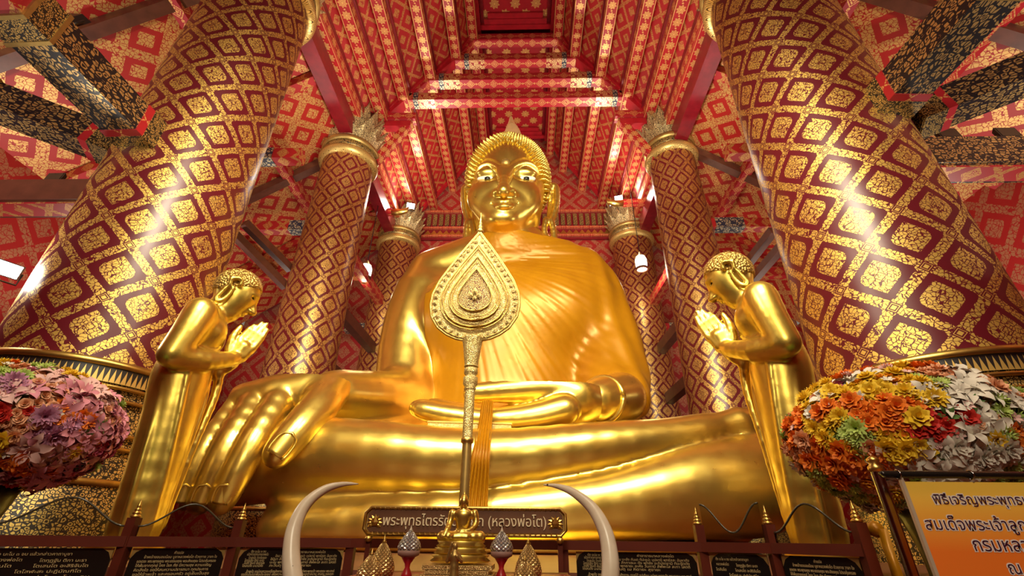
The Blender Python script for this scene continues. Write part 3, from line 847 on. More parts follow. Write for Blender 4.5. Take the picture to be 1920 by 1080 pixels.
# gathered folds: fan out from the far shoulder and bunch at the arm
fx = gx-np.float32(3.0); fzz = gz-np.float32(10.3)
ang = np.arctan2(-fzz, fx+4.5)
rr = np.sqrt((fx)**2+fzz**2)
fold = np.sin(ang*120+np.sin(rr*1.3)*2.2)*.010+np.sin(ang*67+rr*1.4)*.008+np.sin(ang*23+rr*.5)*.005
fold = fold*np.clip((gx+2.6)/4.0, .15, 1.0)
side = np.clip((gx-2.0)/1.4, 0, 1)
fold = fold*(1-side)+side*(np.sin(gx*9.0+gz*1.6+np.sin(gz*1.1)*1.1)*.035+np.sin(gy*6+gz*2.1)*.02)
robe.d += fold.astype(np.float32)
# hem lines: an oblique edge from the neck under the bare arm, an open neck, the lap, the wrist
edge = ((gx-(-1.35))*-.90+(gz-11.2)*.44*1.0)      # positive on the bare-shoulder side
edge = np.where(gz > 8.6, edge, (-1.35-1.05-(gx+.0))*1.0-(gz-8.6)*.05-.45)
robe.d = np.maximum(robe.d, edge.astype(np.float32))
robe.d = np.maximum(robe.d, (np.float32(2.9)-gz)+0*gx+0*gy)
robe.d = np.maximum(robe.d, (gz-np.float32(11.22))+(gy-np.float32(14.0))*np.float32(-.06)+0*gx)
M['robe'] = None
m = Mat('yellow_orange_satin'); n = m.noise(m.obj(), .7, 4).ramp(.3, .7)
m.set(col=m.mix(n, (.38, .155, .002), (.50, .225, .004)), rough=.38, metal=.2, spec=.45, sheen=.0)
m.bump(m.noise(m.obj(), 60, 2), .05, .01); M['robe'] = m.m
spart('robe', np_mesh('robe', robe.mesh()), M['robe'], 'orange-yellow satin robe draped over one shoulder')
# collar strip and wrist hem
wc = P(1128, 749, 12.02)
spart('wrist_hem', tube_mesh('wrist_hem', [Vector(wc)+Vector((.50*math.cos(a), -.36*math.cos(a), .60*math.sin(a))) for a in np.linspace(0, 2*math.pi, 30)], .07, 6), M['gold'])
# eyes
M['eye_white'] = plain('shell_white', (.85, .82, .74), .2); M['eye_black'] = plain('black_glass', (.01, .01, .01), .08)
for u in (913, 986):
    e = lathe_mesh('eye', [(.001, -.36)]+[(.12*math.sin(t)**.9, -.36*math.cos(t)) for t in np.linspace(.2, math.pi-.2, 9)]+[(.001, .36)], 20)
    e.transform(Matrix.Translation(P(u, 335.5, 12.86)) @ Matrix.Rotation(math.radians(90), 4, 'Y') @ Matrix.Rotation(math.radians(0), 4, 'Z'))
    spart('eye', e, M['eye_white'])
    ir = lathe_mesh('iris', [(.001, -.13), (.075, -.10), (.092, 0), (.075, .10), (.001, .13)], 16)
    ir.transform(Matrix.Translation(P(u+1, 335.3, 12.82)) @ Matrix.Rotation(math.radians(90), 4, 'Y'))
    spart('iris', ir, M['eye_black'])
ur = lathe_mesh('forehead_mark', [(.001, .06), (.08, .055), (.14, .03), (.16, 0)], 16); ur.transform(Matrix.Translation(P(948.5, 303.5, 12.47)) @ Matrix.Rotation(math.radians(100), 4, 'X'))
spart('forehead_mark', ur, M['gold_dull'])
# hair of small pointed curls, in one cap
curl = lathe_mesh('curl', [(.075, -.05), (.098, .03), (.078, .07), (.078, .09), (.05, .13), (.046, .15), (.004, .22)], 8)
parts = []
N = 1700; ga = math.pi*(3-5**.5)
for i in range(N):
    z = 1-2*(i+.5)/N; r = math.sqrt(1-z*z); t = i*ga
    d = Vector((r*math.cos(t), r*math.sin(t), z))
    if d.z < -.62: continue
    q = Vector((-.20+d.x*1.54, 14.22+d.y*1.73, 14.15+d.z*1.76))
    fx_, fz_ = (q.x+.24)/1.34, (q.z-12.75)/1.95
    if q.y < 14.55 and fx_*fx_+fz_*fz_ < 1.0: continue
    if q.z < 13.6 and q.y < 14.3: continue
    n = Vector((d.x/1.54, d.y/1.73, d.z/1.76)).normalized()
    parts.append((curl, Matrix.Translation(q) @ n.to_track_quat('Z', 'Y').to_matrix().to_4x4()))
me = join_meshes('hair_curls', parts); me.polygons.foreach_set('use_smooth', [True]*len(me.polygons))
o = spart('hair_curls', me, M['gold']); o['kind'] = 'stuff'; o['label'] = 'tight pointed golden hair curls'
spart('crown_bump', np_mesh('crown_bump', Vol((-1.6, 13.0, 15.6), (1.3, 15.9, 17.4), .06).ell((-.15, 14.5, 15.95), (.8, .8, .5)).mesh()), M['gold'])
fl = Vol((-1.0, 13.8, 16.2), (.8, 15.2, 18.6), .03)
tip, bs = V3(958, 218, 14.45), V3(961, 268, 14.45)
fl.chain([bs, bs*.62+tip*.38+np.array((.02, 0, 0)), bs*.3+tip*.7, tip], [.46, .30, .11, .015], .05, smooth=4)
fl.d = np.maximum(fl.d, (np.abs(fl.ax[1]-14.45)-.22)[None, :, None].astype(np.float32))
M['flame'] = gold_mat('coppery_gilt', (.90, .58, .26), .45, .2, scale=4, metal=.5)
spart('flame_finial', np_mesh('flame_finial', fl.mesh()), M['flame'], 'coppery flame finial')
# finger nails: raised oval plates with a rim
def nail(base, tip_, nrm, w, name='nail'):
    base, tip_, nrm = Vector(base), Vector(tip_), Vector(nrm).normalized()
    d = tip_-base; L = d.length; d.normalize(); s = d.cross(nrm).normalized(); nrm = s.cross(d)
    V, F = [], []
    for j in range(9):
        t = -1+2*j/8
        for i in range(7):
            q = -1+2*i/6; hw = w*math.sqrt(max(0, 1-(min(0, t+.1)/.9)**2))*(1 if t < .6 else 1-(t-.6)*.35)
            V.append((base+tip_)/2+d*(t*L/2)+s*(q*hw)+nrm*(-q*q*hw*.34))
    for j in range(8):
        for i in range(6): F.append((j*7+i, j*7+i+1, j*7+i+8, j*7+i+7))
    me = mesh('nail', V, F, None, True)
    bm = bmesh.new(); bm.from_mesh(me); bmesh.ops.solidify(bm, geom=bm.faces[:], thickness=.03); bm.to_mesh(me); bm.free()
    o = spart('nail', me, M['gold'])
    rim = [V[8*7+0]]+[V[j*7] for j in range(7, -1, -1)]+[V[j*7+6] for j in range(0, 9)]
    r = link('nail_rim', tube_mesh('nail_rim', [q+nrm*.015 for q in rim], .022, 6), M['gold'], o)
nd = (CAM-P(400, 930, 9.7)).normalized()
nail(P(426, 908, 9.545), P(410, 946, 9.60), nd+Vector((.04, 0, .06)), .155)
nail(P(387, 908, 9.535), P(371, 946, 9.59), nd+Vector((.04, 0, .06)), .15)
nail(P(348, 908, 9.58), P(334, 944, 9.64), nd+Vector((.04, 0, .06)), .145)
nail(P(549, 812, 9.44), P(515, 853, 9.31), nd+Vector((-.02, 0, .12)), .19)
tag(statue, 'colossal seated golden statue wearing an orange satin robe', 'statue')
# ================================================================== dais
dais = empty('statue_dais', (0, 10.5, 0))
link('block', beam_mesh('block', (-5.75, 0, .62), (5.75, 0, .62), 11.4, 1.24), M['brown'], dais)
link('cushion', lathe_mesh('cushion', [(.01, 1.24), (6.1, 1.24), (6.35, 1.34), (6.1, 1.46), (.01, 1.46)], 64), M['gold_old'], dais)
for c in dais.children:
    if c.name.startswith('cushion'): c.location = (BX, 2.5, 0); c.scale = (1, .5, 1)
tag(dais, 'low dais under the colossal seated statue', 'dais')

# ================================================================== praying disciple figures
def disciple_mesh():
    v = Vol((-.75, -.85, -.05), (1.05, .85, 4.15), .021)
    for s in (-1, 1):
        v.chain([(.02, s*.10, .0), (.0, s*.11, .9), (-.04, s*.12, 1.7), (-.05, s*.12, 2.15)], [.235, .265, .29, .28], .2, smooth=4)
    v.ell((-.10, 0, 2.2), (.29, .37, .55), .2)
    v.ell((-.03, 0, 2.76), (.30, .45, .48), .25)
    for s in (-1, 1):
        v.ell((.15, s*.2, 2.80), (.15, .2, .18), .2)
        v.chain([(-.08, s*.47, 2.97), (-.14, s*.55, 2.62), (-.22, s*.58, 2.24)], [.215, .185, .165], .12, smooth=4)
        v.chain([(-.22, s*.58, 2.22), (.16, s*.38, 2.28), (.50, s*.12, 2.45)], [.165, .145, .10], .06, smooth=4)
    v.chain([(-.03, 0, 3.0), (.08, 0, 3.22), (.17, 0, 3.46)], [.26, .18, .17], .15)
    # head, bowed
    a = math.radians(24); f = np.array((math.cos(a), 0, -math.sin(a))); u = np.array((math.sin(a), 0, math.cos(a))); C = np.array((.24, 0, 3.60)); y = np.array((0, 1., 0))
    rot = Matrix(((f[0], 0, u[0]), (f[1], 1, u[1]), (f[2], 0, u[2])))
    v.ell(C+.07*u, (.345, .295, .34), .1, rot=rot)
    v.ell(C+.12*f-.12*u, (.22, .245, .33), .12, rot=rot)
    v.ell(C+.20*f-.36*u, (.10, .12, .08), .1)
    for s in (-1, 1):
        v.ell(C+.24*f+.02*u+s*.11*y, (.07, .085, .04), .03, '-', rot=rot)
        v.ell(C+.245*f-.01*u+s*.105*y, (.06, .08, .035), .02, rot=rot)
        v.chain([C+.25*f+.08*u+s*.20*y, C+.335*f+.11*u+s*.11*y, C+.335*f+.05*u+s*.03*y], [.02, .024, .028], .03, smooth=3)
        v.chain([C-.04*f+.10*u+s*.345*y, C-.11*f+.02*u+s*.36*y, C-.06*f-.08*u+s*.335*y], [.035, .035, .03], .02, smooth=3)
        v.chain([C+.04*f+.02*u+s*.32*y, C+.02*f+.09*u+s*.335*y, C-.04*f+.10*u+s*.345*y], [.03, .03, .03], .02, smooth=3)
        v.chain([C+.0*f-.07*u+s*.325*y, C+.02*f-.22*u+s*.305*y, C+.0*f-.36*u+s*.30*y, C-.07*f-.37*u+s*.30*y, C-.08*f-.22*u+s*.315*y, C-.08*f-.08*u+s*.33*y], [.028, .03, .035, .035, .03, .028], .02, smooth=3)
    v.chain([C+.30*f+.08*u, C+.36*f-.03*u, C+.43*f-.12*u], [.035, .04, .055], .06, smooth=3)
    v.ell(C+.38*f-.145*u, (.06, .085, .035), .04, rot=rot)
    v.ell(C+.325*f-.205*u, (.055, .10, .022), .02, rot=rot)
    v.ell(C+.315*f-.25*u, (.055, .085, .026), .02, rot=rot)
    # pressed hands
    W = np.array((.50, 0, 2.45)); HS = 1.3; d = np.array((.38, 0, .925))*HS; e = np.array((-.925, 0, .38))*HS
    for s in (-1, 1):
        o = y*s*.055
        v.chain([W+o, W+o+.20*d], [.095, .10], .06)
        v.chain([W+o+.10*d-.07*e, W+o+.26*d-.085*e], [.06, .05], .05)
        v.chain([W+o+.10*d+.07*e, W+o+.26*d+.085*e], [.06, .05], .05)
        for k, L in ((-1.5, .54), (-.5, .60), (.5, .58), (1.5, .50)):
            v.chain([W+o*.9+.24*d+e*k*.062, W+o*.75+.42*d+e*k*.058, W+o*.55+L*d+e*k*.050], [.052, .047, .032], .014)
        v.chain([W+o+.06*d+.09*e, W+o+.24*d+.17*e, W+o*.8+.40*d+.185*e], [.068, .055, .034], .02, smooth=3)
    # falling robe edge and hems
    v.chain([(.38, .22, 2.32), (.42, .22, 1.9), (.36, .16, 1.2), (.30, .12, .15)], [.07, .06, .055, .05], .05, smooth=4)
    v.chain([(.28, .05, 2.2), (.33, .0, 1.7), (.31, -.05, 1.0), (.29, -.08, .05)], [.03, .03, .03, .03], .04, smooth=4)
    for s in (-1, 1):
        v.chain([(-.04, s*.46, 2.46), (.18, s*.35, 2.44), (.27, s*.15, 2.46), (.29, 0, 2.50)], [.02, .022, .022, .022], .02, smooth=3)
        v.chain([(.1, s*.3, 2.20), (-.12, s*.42, 2.22), (-.32, s*.2, 2.26), (-.36, 0, 2.26)], [.018, .018, .018, .018], .02, smooth=3)
    v.chain([(.02, -.44, 2.1), (.10, -.40, 1.4), (.16, -.33, .7), (.20, -.26, .0)], [.02, .022, .022, .02], .05, smooth=4)
    v.chain([(-.24, -.32, 2.1), (-.16, -.38, 1.2), (-.08, -.36, .0)], [.015, .02, .02], .06, smooth=4)
    v.chain([(.14, .32, 3.08), (.28, .1, 2.80), (.29, -.16, 2.56), (.18, -.36, 2.44)], [.02, .022, .022, .02], .02, smooth=3)
    hair = Vol((-.3, -.45, 3.2), (.7, .45, 4.15), .02)
    hair.ell(C+.07*u, (.365, .315, .362), .03, rot=rot)
    X_, Y_, Z_ = np.meshgrid(*hair.ax, indexing='ij', sparse=True)
    pf = (X_-C[0])*f[0]+(Z_-C[2])*f[2]; pu = (X_-C[0])*u[0]+(Z_-C[2])*u[2]
    line = np.maximum((pf-.10)-(pu-.06)*1.15+.02*0*Y_, -pu-.16+0*Y_)
    hair.d = np.maximum(hair.d, np.minimum(line, 5).astype(np.float32))
    return np_mesh('body', v.mesh()), np_mesh('hair_cap', hair.mesh())
dm, hm = disciple_mesh()
m = Mat('gilt_curled_hair'); ve = m.voro(m.obj(), 26, 'F1')
m.set(col=m.mix(ve.ramp(.2, .7), (.80, .55, .14), (.34, .2, .05)), metal=.85, rough=.42); m.bump(ve*-1, .9, .03); M['hairgold'] = m.m
def disciple(loc, rz, mirror, label, sc=1.0):
    d = empty('praying_figure', loc, rz); d.scale = (sc, -sc if mirror else sc, sc)
    link('body', dm, M['gold_disc'], d); link('hair_cap', hm, M['hairgold'], d)
    link('base', lathe_mesh('base', [(.01, -.2), (.42, -.2), (.42, -.02), (.38, .0), (.01, .01)], 32), M['gold_old'], d)
    return tag(d, label, 'statue', 'praying golden figures')
disciple((-4.60, 6.5, 1.46), math.radians(34), False, 'golden standing praying figure on the left, facing the great statue')
disciple((3.80, 6.05, 1.45), math.radians(180-32), True, 'golden standing praying figure on the right, facing the great statue', 1.0)

# ================================================================== orange sash and gilt tray at the lap
def sash():
    path = [(915, 752, 10.72), (913, 768, 10.55), (910, 796, 10.45), (907, 815, 10.05), (904, 838, 9.76), (900, 868, 9.68), (896, 905, 9.76), (893, 935, 9.80), (890, 968, 9.72)]
    pts = [P(*q) for q in path]; wd = [.13, .14, .15, .16, .17, .19, .21, .23, .24]
    V, F = [], []; n = 33
    for i, q in enumerate(pts):
        for side in (0, 1):
            for k in range(n):
                t = k/(n-1)*2-1
                V.append(q+Vector((t*wd[i], -.05*math.cos(t*math.pi*6)-.09*(1-t*t)+side*.05, 0)))
    for i in range(len(pts)-1):
        for side in (0, 1):
            for k in range(n-1):
                a = i*2*n+side*n+k; b = a+2*n
                F.append((a, a+1, b+1, b) if side == 0 else (b, b+1, a+1, a))
        for k in (0, n-1):
            a = i*2*n+k; F.append((a, a+n, a+3*n, a+2*n))
    return mesh('sash', V, F, None, True)
o = link('cloth_sash', sash(), M['robe']); tag(o, 'pleated orange cloth strip hanging from the lap hand over the shins', 'cloth')
# ================================================================== tall ceremonial fan
FY = 5.5
def fan_outline(n=56):
    """half outline in unit height: bottom (0) to tip (1)"""
    key = [(0, 0.05), (.015, .15), (.05, .25), (.11, .345), (.2, .415), (.30, .44), (.40, .43), (.52, .375), (.64, .29), (.76, .20), (.86, .12), (.93, .06), (.98, .02), (1, .006)]
    zs = np.linspace(0, 1, n); return [(z, float(np.interp(z, [k[0] for k in key], [k[1] for k in key]))) for z in zs]
ft, fb = P(904, 437, FY), P(886, 642, FY); FH = ft.z-fb.z
fan = empty('ceremonial_fan', (fb.x, FY, 1.25))
z0 = fb.z-1.24; tilt = (ft.x-fb.x)/FH*.45
def FP(z, x, y=0): return Vector((x*FH*.80+z*FH*tilt, y, z0+z*FH))
ol = fan_outline()
def ring_pts(k, cz=.36):
    R = [(cz+(z-cz)*k, w*k) for z, w in ol]
    return [FP(z, w) for z, w in R]+[FP(z, -w) for z, w in R[::-1]]
pts = ring_pts(1.0); n = len(pts)
V = [p+Vector((0, -.03, 0)) for p in pts]+[p+Vector((0, .03, 0)) for p in pts]+[FP(.36, 0, -.06), FP(.36, 0, .06)]
F = [(i, (i+1) % n, 2*n) for i in range(n)]+[((i+1) % n+n, i+n, 2*n+1) for i in range(n)]+[((i+1) % n, i, i+n, (i+1) % n+n) for i in range(n)]
mf = Mat('gilt_filigree'); ob = mf.obj(); ve = mf.voro(ob, 58); v2 = mf.voro(ob, 14, 'F1')
g = ve.gt(.05)
mf.set(col=mf.mix(g, (.32, .20, .06), mf.mix(v2.ramp(.1, .6), (.95, .78, .34), (.74, .56, .20))), metal=.5, rough=.36); mf.bump(ve, .6, .02); M['filigree'] = mf.m
mf = Mat('maroon_filigree'); ob = mf.obj(); ve = mf.voro(ob, 55); g = ve.gt(.12)
mf.set(col=mf.mix(g, (.10, .03, .02), (.72, .52, .18)), metal=.5, rough=.4); mf.bump(ve, .6, .02); M['filigree_dark'] = mf.m
link('leaf_plate', mesh('leaf_plate', V, F), M['filigree'], fan)
def flat_leaf(k, y, mat, name):
    pts = [p+Vector((0, y, 0)) for p in ring_pts(k)]; c = FP(.36, 0, y-.015); n = len(pts)
    V = pts+[p+Vector((0, .03, 0)) for p in pts]+[c, c+Vector((0, .04, 0))]
    F = [(i, (i+1) % n, 2*n) for i in range(n)]+[((i+1) % n+n, i+n, 2*n+1) for i in range(n)]+[((i+1) % n, i, i+n, (i+1) % n+n) for i in range(n)]
    link(name, mesh(name, V, F), mat, fan)
flat_leaf(.70, -.055, M['filigree'], 'inner_leaf'); flat_leaf(.56, -.075, M['filigree'], 'inner_leaf'); flat_leaf(.36, -.10, M['filigree_dark'], 'heart_leaf')
for k, r, y in ((1.0, .013, -.02), (.955, .006, -.04), (.76, .009, -.06), (.70, .008, -.07), (.565, .009, -.09), (.50, .007, -.095), (.37, .009, -.115)):
    q = ring_pts(k); link('leaf_rim', tube_mesh('leaf_rim', [p+Vector((0, y, 0)) for p in q+q[:1]], r, 6), M['fan_gold'] if 'fan_gold' in M else M['gold_trim'], fan)
# little flames round the border, and the crest in the middle
flame = mesh('flame', [(-.035, 0, 0), (.035, 0, 0), (.05, 0, .05), (.0, 0, .13), (-.045, 0, .05), (0, -.03, .045)], [(0, 1, 5), (1, 2, 5), (2, 3, 5), (3, 4, 5), (4, 0, 5), (4, 3, 2, 1, 0)])
for (k0, cnt, sc) in ((.845, 40, 1.0),):
    q = ring_pts(k0); L = [0]
    for a, b in zip(q, q[1:]): L.append(L[-1]+(b-a).length)
    for i in range(cnt):
        s = L[-1]*(i+.5)/cnt; j = int(np.searchsorted(L, s))-1; j = max(0, min(j, len(q)-2)); t = (s-L[j])/max(1e-6, L[j+1]-L[j])
        p = q[j].lerp(q[j+1], t); tg = (q[j+1]-q[j]).normalized(); a = math.atan2(tg.z, tg.x)
        o = link('border_flame', flame, M['filigree'], fan); o.location = p+Vector((0, -.05, 0)); o.scale = (.62, .5, .55); o.rotation_euler = (0, -(a-math.pi)+math.pi+math.pi, 0)
for dx, dz, s in ((0, .03, .9), (-.035, -.01, .7), (.035, -.01, .7), (0, -.05, .6)):
    o = link('crest_leaf', flame, M['gold_trim'], fan); o.location = FP(.36, 0, -.13)+Vector((dx, 0, dz-.03)); o.scale = (s, s, s); o.rotation_euler = (0, dx*14, 0)
tp = FP(1, 0)
sp = lathe_mesh('spire', [(.018, -.02), (.045, .0), (.05, .03), (.03, .05), (.04, .07), (.042, .10), (.02, .12), (.03, .14), (.028, .17), (.014, .2), (.018, .22), (.008, .26), (.002, .36)], 14)
o = link('spire', sp, M['gold_trim'], fan); o.location = tp
sk = lathe_mesh('socket', [(.03, .02), (.135, .03), (.115, -.08), (.10, -.2), (.085, -.32), (.09, -.34), (.06, -.36)], 18, smooth=False)
o = link('socket', sk, M['filigree'], fan); o.location = FP(0, 0)
kn = lathe_mesh('knop', [(.06, -.34), (.085, -.37), (.085, -.43), (.06, -.45), (.09, -.48), (.09, -.56), (.065, -.6), (.075, -.62), (.06, -.64)], 18)
o = link('knop', kn, M['filigree'], fan); o.location = FP(0, 0)
zc = P(880, 828, FY).z-1.24
o = link('carved_shaft', lathe_mesh('carved_shaft', [(.06, zc), (.062, z0-.62)], 16), M['filigree'], fan)
o = link('shaft_ring', lathe_mesh('shaft_ring', [(.06, zc-.03), (.072, zc-.02), (.072, zc+.02), (.06, zc+.03)], 16), M['gold_trim'], fan)
o = link('plain_shaft', lathe_mesh('plain_shaft', [(.055, 0), (.055, zc)], 16), M['gold_dull'], fan)
tag(fan, 'tall leaf-shaped gilt ceremonial fan standing before the great statue', 'fan')

tr = empty('gilt_tray', P(882, 806, 10.85))
wv = (P(960, 812, 10.85)-P(806, 808, 10.85))
link('tray_body', beam_mesh('tray_body', -wv/2, wv/2, .5, .22), M['filigree'], tr)
for z in (-.11, .11): link('tray_rim', beam_mesh('tray_rim', -wv*.505+Vector((0, 0, z)), wv*.505+Vector((0, 0, z)), .54, .035), M['gold_trim'], tr)
tag(tr, 'narrow gilt filigree tray under the hand in the lap', 'tray')

# ================================================================== flower balls
def col_mat(name, c): return plain(name, c, .55, spec=.25)
FC = {k: col_mat('petal_'+k, c) for k, c in dict(white=(.74, .68, .58), pink=(.66, .26, .33), rose=(.60, .12, .20), mauve=(.50, .22, .34), orange=(.80, .20, .02), red=(.55, .03, .02),
      yellow=(.80, .52, .03), lime=(.50, .62, .16), peach=(.80, .40, .22), green=(.10, .20, .05), blush=(.74, .46, .42), wine=(.22, .01, .03), gold=(.82, .36, .03)).items()}
def petal_ring(V, F, n, r0, r1, z0, z1, w, a0=0.0, cup=.0):
    for k in range(n):
        a = a0+2*math.pi*k/n; c, s = math.cos(a), math.sin(a); b = len(V)
        for (r, z, hw) in ((r0, z0, w*.3), ((r0+r1)*.55, (z0+z1)*.5+cup, w), (r1, z1, w*.12)):
            for q in (-1, 1): V.append((r*c-q*hw*s, r*s+q*hw*c, z))
        F += [(b, b+1, b+3, b+2), (b+2, b+3, b+5, b+4)]
def fm(name, rings):
    V, F = [], []
    for r in rings: petal_ring(V, F, *r)
    return mesh(name, V, F, None, True)
def lily_mesh():
    V, F = [], []
    for k in range(6):
        a = math.pi/3*k; c, s = math.cos(a), math.sin(a); b = len(V); w = .036 if k % 2 else .030; dz = .004*(k % 2)
        for r, z, hw in ((.008, 0, .35), (.05, .035, .9), (.085, .052, 1.0), (.115, .048, .62), (.138, .030, .04)):
            for q in (-1, 0, 1): V.append((r*c-q*hw*w*s, r*s+q*hw*w*c, z+dz-.010*(1-abs(q))))
        for j in range(4):
            for q in (0, 1): F.append((b+j*3+q, b+j*3+q+1, b+j*3+q+4, b+j*3+q+3))
    petal_ring(V, F, 5, .0, .025, 0, .07, .004, .3, .0)
    return mesh('lily', V, F, None, True)
FL = {'lily': lily_mesh(),
      'rose': fm('rose', [(5, .01, .075, 0, .035, .05, 0, .02), (5, .008, .055, .015, .065, .042, .6, .015), (4, .004, .032, .02, .08, .03, .2, .01), (3, .001, .014, .03, .08, .02, .9, .0)]),
      'mum': fm('chrysanthemum', [(12, .01, .10, 0, .03, .020, 0, .02), (12, .01, .085, .012, .06, .018, .26, .02), (10, .008, .06, .02, .085, .016, .1, .012), (7, .004, .035, .03, .10, .014, .3, .01)]),
      'carn': fm('carnation', [(9, .01, .10, 0, .035, .036, 0, .025), (8, .01, .085, .02, .07, .034, .4, .02), (6, .006, .055, .03, .095, .03, .2, .012), (4, .002, .025, .04, .10, .02, .5, .0)]),
      'star': fm('small_bloom', [(6, .004, .042, .03, .05, .012, 0, .008)]),
      'leaf': fm('leaf_tuft', [(6, .01, .12, 0, .05, .022, 0, .02), (5, .01, .09, .01, .08, .02, .5, .01)])}
def bouquet(c, rx, ry, rz, label, seed, palette, n_f=560):
    R = random.Random(seed); root = empty('flower_ball', (c[0], c[1], c[2]-rz-.2))
    o0 = Vector((0, 0, rz+.2))
    core = lathe_mesh('foliage_core', [(.01, -.9)]+[(.9*math.sin(t), -.9*math.cos(t)) for t in np.linspace(.25, math.pi-.2, 10)]+[(.01, .9)], 24)
    o = link('foliage_core', core, FC['wine' if seed % 2 else 'green'], root); o.location = o0; o.scale = (rx, ry, rz)
    link('vase', lathe_mesh('vase', [(.25, -1.0), (.3, -.95), (.18, -.5), (.2, -.1), (.3, .35), (.2, .4)], 24), M['black'], root).location = (0, 0, 0)
    to_cam = (CAM-Vector(c)).normalized()
    # colour patches
    seeds = [(Vector((R.gauss(0, 1), R.gauss(0, 1), R.gauss(0, 1))).normalized(), R.choice(palette)) for _ in range(150)]
    put = 0; i = 0; N = 1250; ga = math.pi*(3-5**.5)
    cand = []
    for i in range(N):
        z = 1-2*(i+.5)/N; r = math.sqrt(1-z*z); d = Vector((r*math.cos(i*ga), r*math.sin(i*ga), z))
        q = Vector((d.x*rx, d.y*ry, d.z*rz)); nrm = Vector((d.x/rx, d.y/ry, d.z/rz)).normalized()
        s = nrm.dot(to_cam)
        if s > -.30 and d.z > -.92: cand.append((s, d, q, nrm))
    cand.sort(key=lambda t: -t[0]); cand = cand[:n_f]
    for s, d, q, nrm in cand:
        j = Vector((R.uniform(-.14, .14), R.uniform(-.14, .14), R.uniform(-.14, .14)))
        kind, colr, sc = min(seeds, key=lambda t: (t[0]-(d+j)).length)[1]
        if R.random() < .12: kind, colr, sc = R.choice(palette)
        if R.random() < .16: kind, colr, sc = R.choice((('star', 'white', 1.5), ('rose', 'blush', .7), ('leaf', 'green', .9), ('star', 'blush', 1.3)))
        o = link(FL[kind].name.split('.')[0], FL[kind], FC['white'], root)
        o.material_slots[0].link = 'OBJECT'; o.material_slots[0].material = FC[colr]
        k = sc*R.uniform(.62, .85)
        o.location = o0+q*R.uniform(.93, 1.0); o.scale = (k, k, k)
        nn = (nrm+Vector((R.uniform(-.3, .3), R.uniform(-.3, .3), R.uniform(-.3, .3)))).normalized()
        o.rotation_euler = (nn.to_track_quat('Z', 'Y') @ Matrix.Rotation(R.uniform(0, 6.28), 3, 'Z').to_quaternion()).to_euler()
    return tag(root, label, 'flowers', 'flower balls')
PAL_R = [('carn', 'orange', 1.25), ('carn', 'orange', 1.2), ('lily', 'white', 1.35), ('lily', 'white', 1.4), ('lily', 'white', 1.3), ('carn', 'peach', 1.1), ('mum', 'yellow', 1.2), ('mum', 'lime', 1.2), ('mum', 'lime', 1.1), ('carn', 'orange', 1.3), ('rose', 'peach', 1.0), ('rose', 'gold', 1.1), ('rose', 'gold', 1.0), ('carn', 'red', 1.1), ('mum', 'blush', 1.1), ('carn', 'yellow', 1.2), ('rose', 'rose', 1.0), ('mum', 'yellow', 1.2), ('lily', 'white', 1.3), ('carn', 'white', 1.2)]
PAL_L = [('rose', 'rose', 1.15), ('rose', 'pink', 1.1), ('lily', 'pink', 1.4), ('lily', 'blush', 1.4), ('lily', 'pink', 1.3), ('carn', 'orange', 1.15), ('mum', 'yellow', 1.2), ('mum', 'lime', 1.2), ('carn', 'yellow', 1.1), ('rose', 'peach', 1.0), ('carn', 'orange', 1.1), ('mum', 'mauve', 1.3), ('rose', 'blush', .9), ('carn', 'red', .9), ('mum', 'lime', 1.1)]
bouquet(P(1700, 822, 4.3), .94, .80, .575, 'large ball of orange, white and yellow flowers at the right', 4, PAL_R)
bouquet(P(24, 800, 4.3), .82, .76, .53, 'large ball of pink, mauve and yellow flowers at the left', 12, PAL_L)
# ================================================================== writing
def text_mesh(s, size, extrude=0.0, align='LEFT', bold=0.0):
    c = bpy.data.curves.new('writing', 'FONT'); c.body = s; c.size = size; c.extrude = extrude; c.align_x = align; c.offset = bold; c.resolution_u = 3
    o = bpy.data.objects.new('writing', c); COL.objects.link(o)
    dg = bpy.context.evaluated_depsgraph_get()
    me = bpy.data.meshes.new_from_object(o.evaluated_get(dg)); me.name = 'writing'
    bpy.data.objects.remove(o); bpy.data.curves.remove(c)
    me.materials.clear()
    return me
def upright(me, loc=(0, 0, 0)):       # letters stand up and face the visitor (-Y)
    me.transform(Matrix.Translation(loc) @ Matrix.Rotation(math.pi/2, 4, 'X')); return me
def fit_width(me, w):
    xs = [v.co.x for v in me.vertices]; k = w/(max(xs)-min(xs)); me.transform(Matrix.Scale(k, 4, (1, 0, 0))); x0 = min(v.co.x for v in me.vertices)
    me.transform(Matrix.Translation((-x0, 0, 0))); return me
M['cream'] = plain('cream_lettering', (.80, .66, .42), .45)
M['tan'] = plain('faded_gold_lettering', (.55, .40, .18), .5)
M['plate'] = plain('brown_plate', (.13, .05, .02), .45, var=.2)
M['rail'] = plain('oxblood_rail_paint', (.10, .018, .010), .3, var=.15)
M['panel'] = plain('black_stone_panel', (.008, .007, .006), .18)
M['chrome'] = plain('dark_chrome', (.35, .34, .33), .15, 1.0)
M['rod'] = plain('dark_metal_rod', (.05, .045, .04), .25, .8)
M['ivory'] = None
m = Mat('old_ivory'); n = m.noise(m.obj(), 6, 4); sp = m.voro(m.obj(), 22, 'F1')
m.set(col=m.mix(sp.lt(.12)*n.gt(.52), m.mix(n.ramp(.3, .7), (.58, .46, .33), (.74, .64, .50)), (.02, .012, .008)), rough=.32); M['ivory'] = m.m

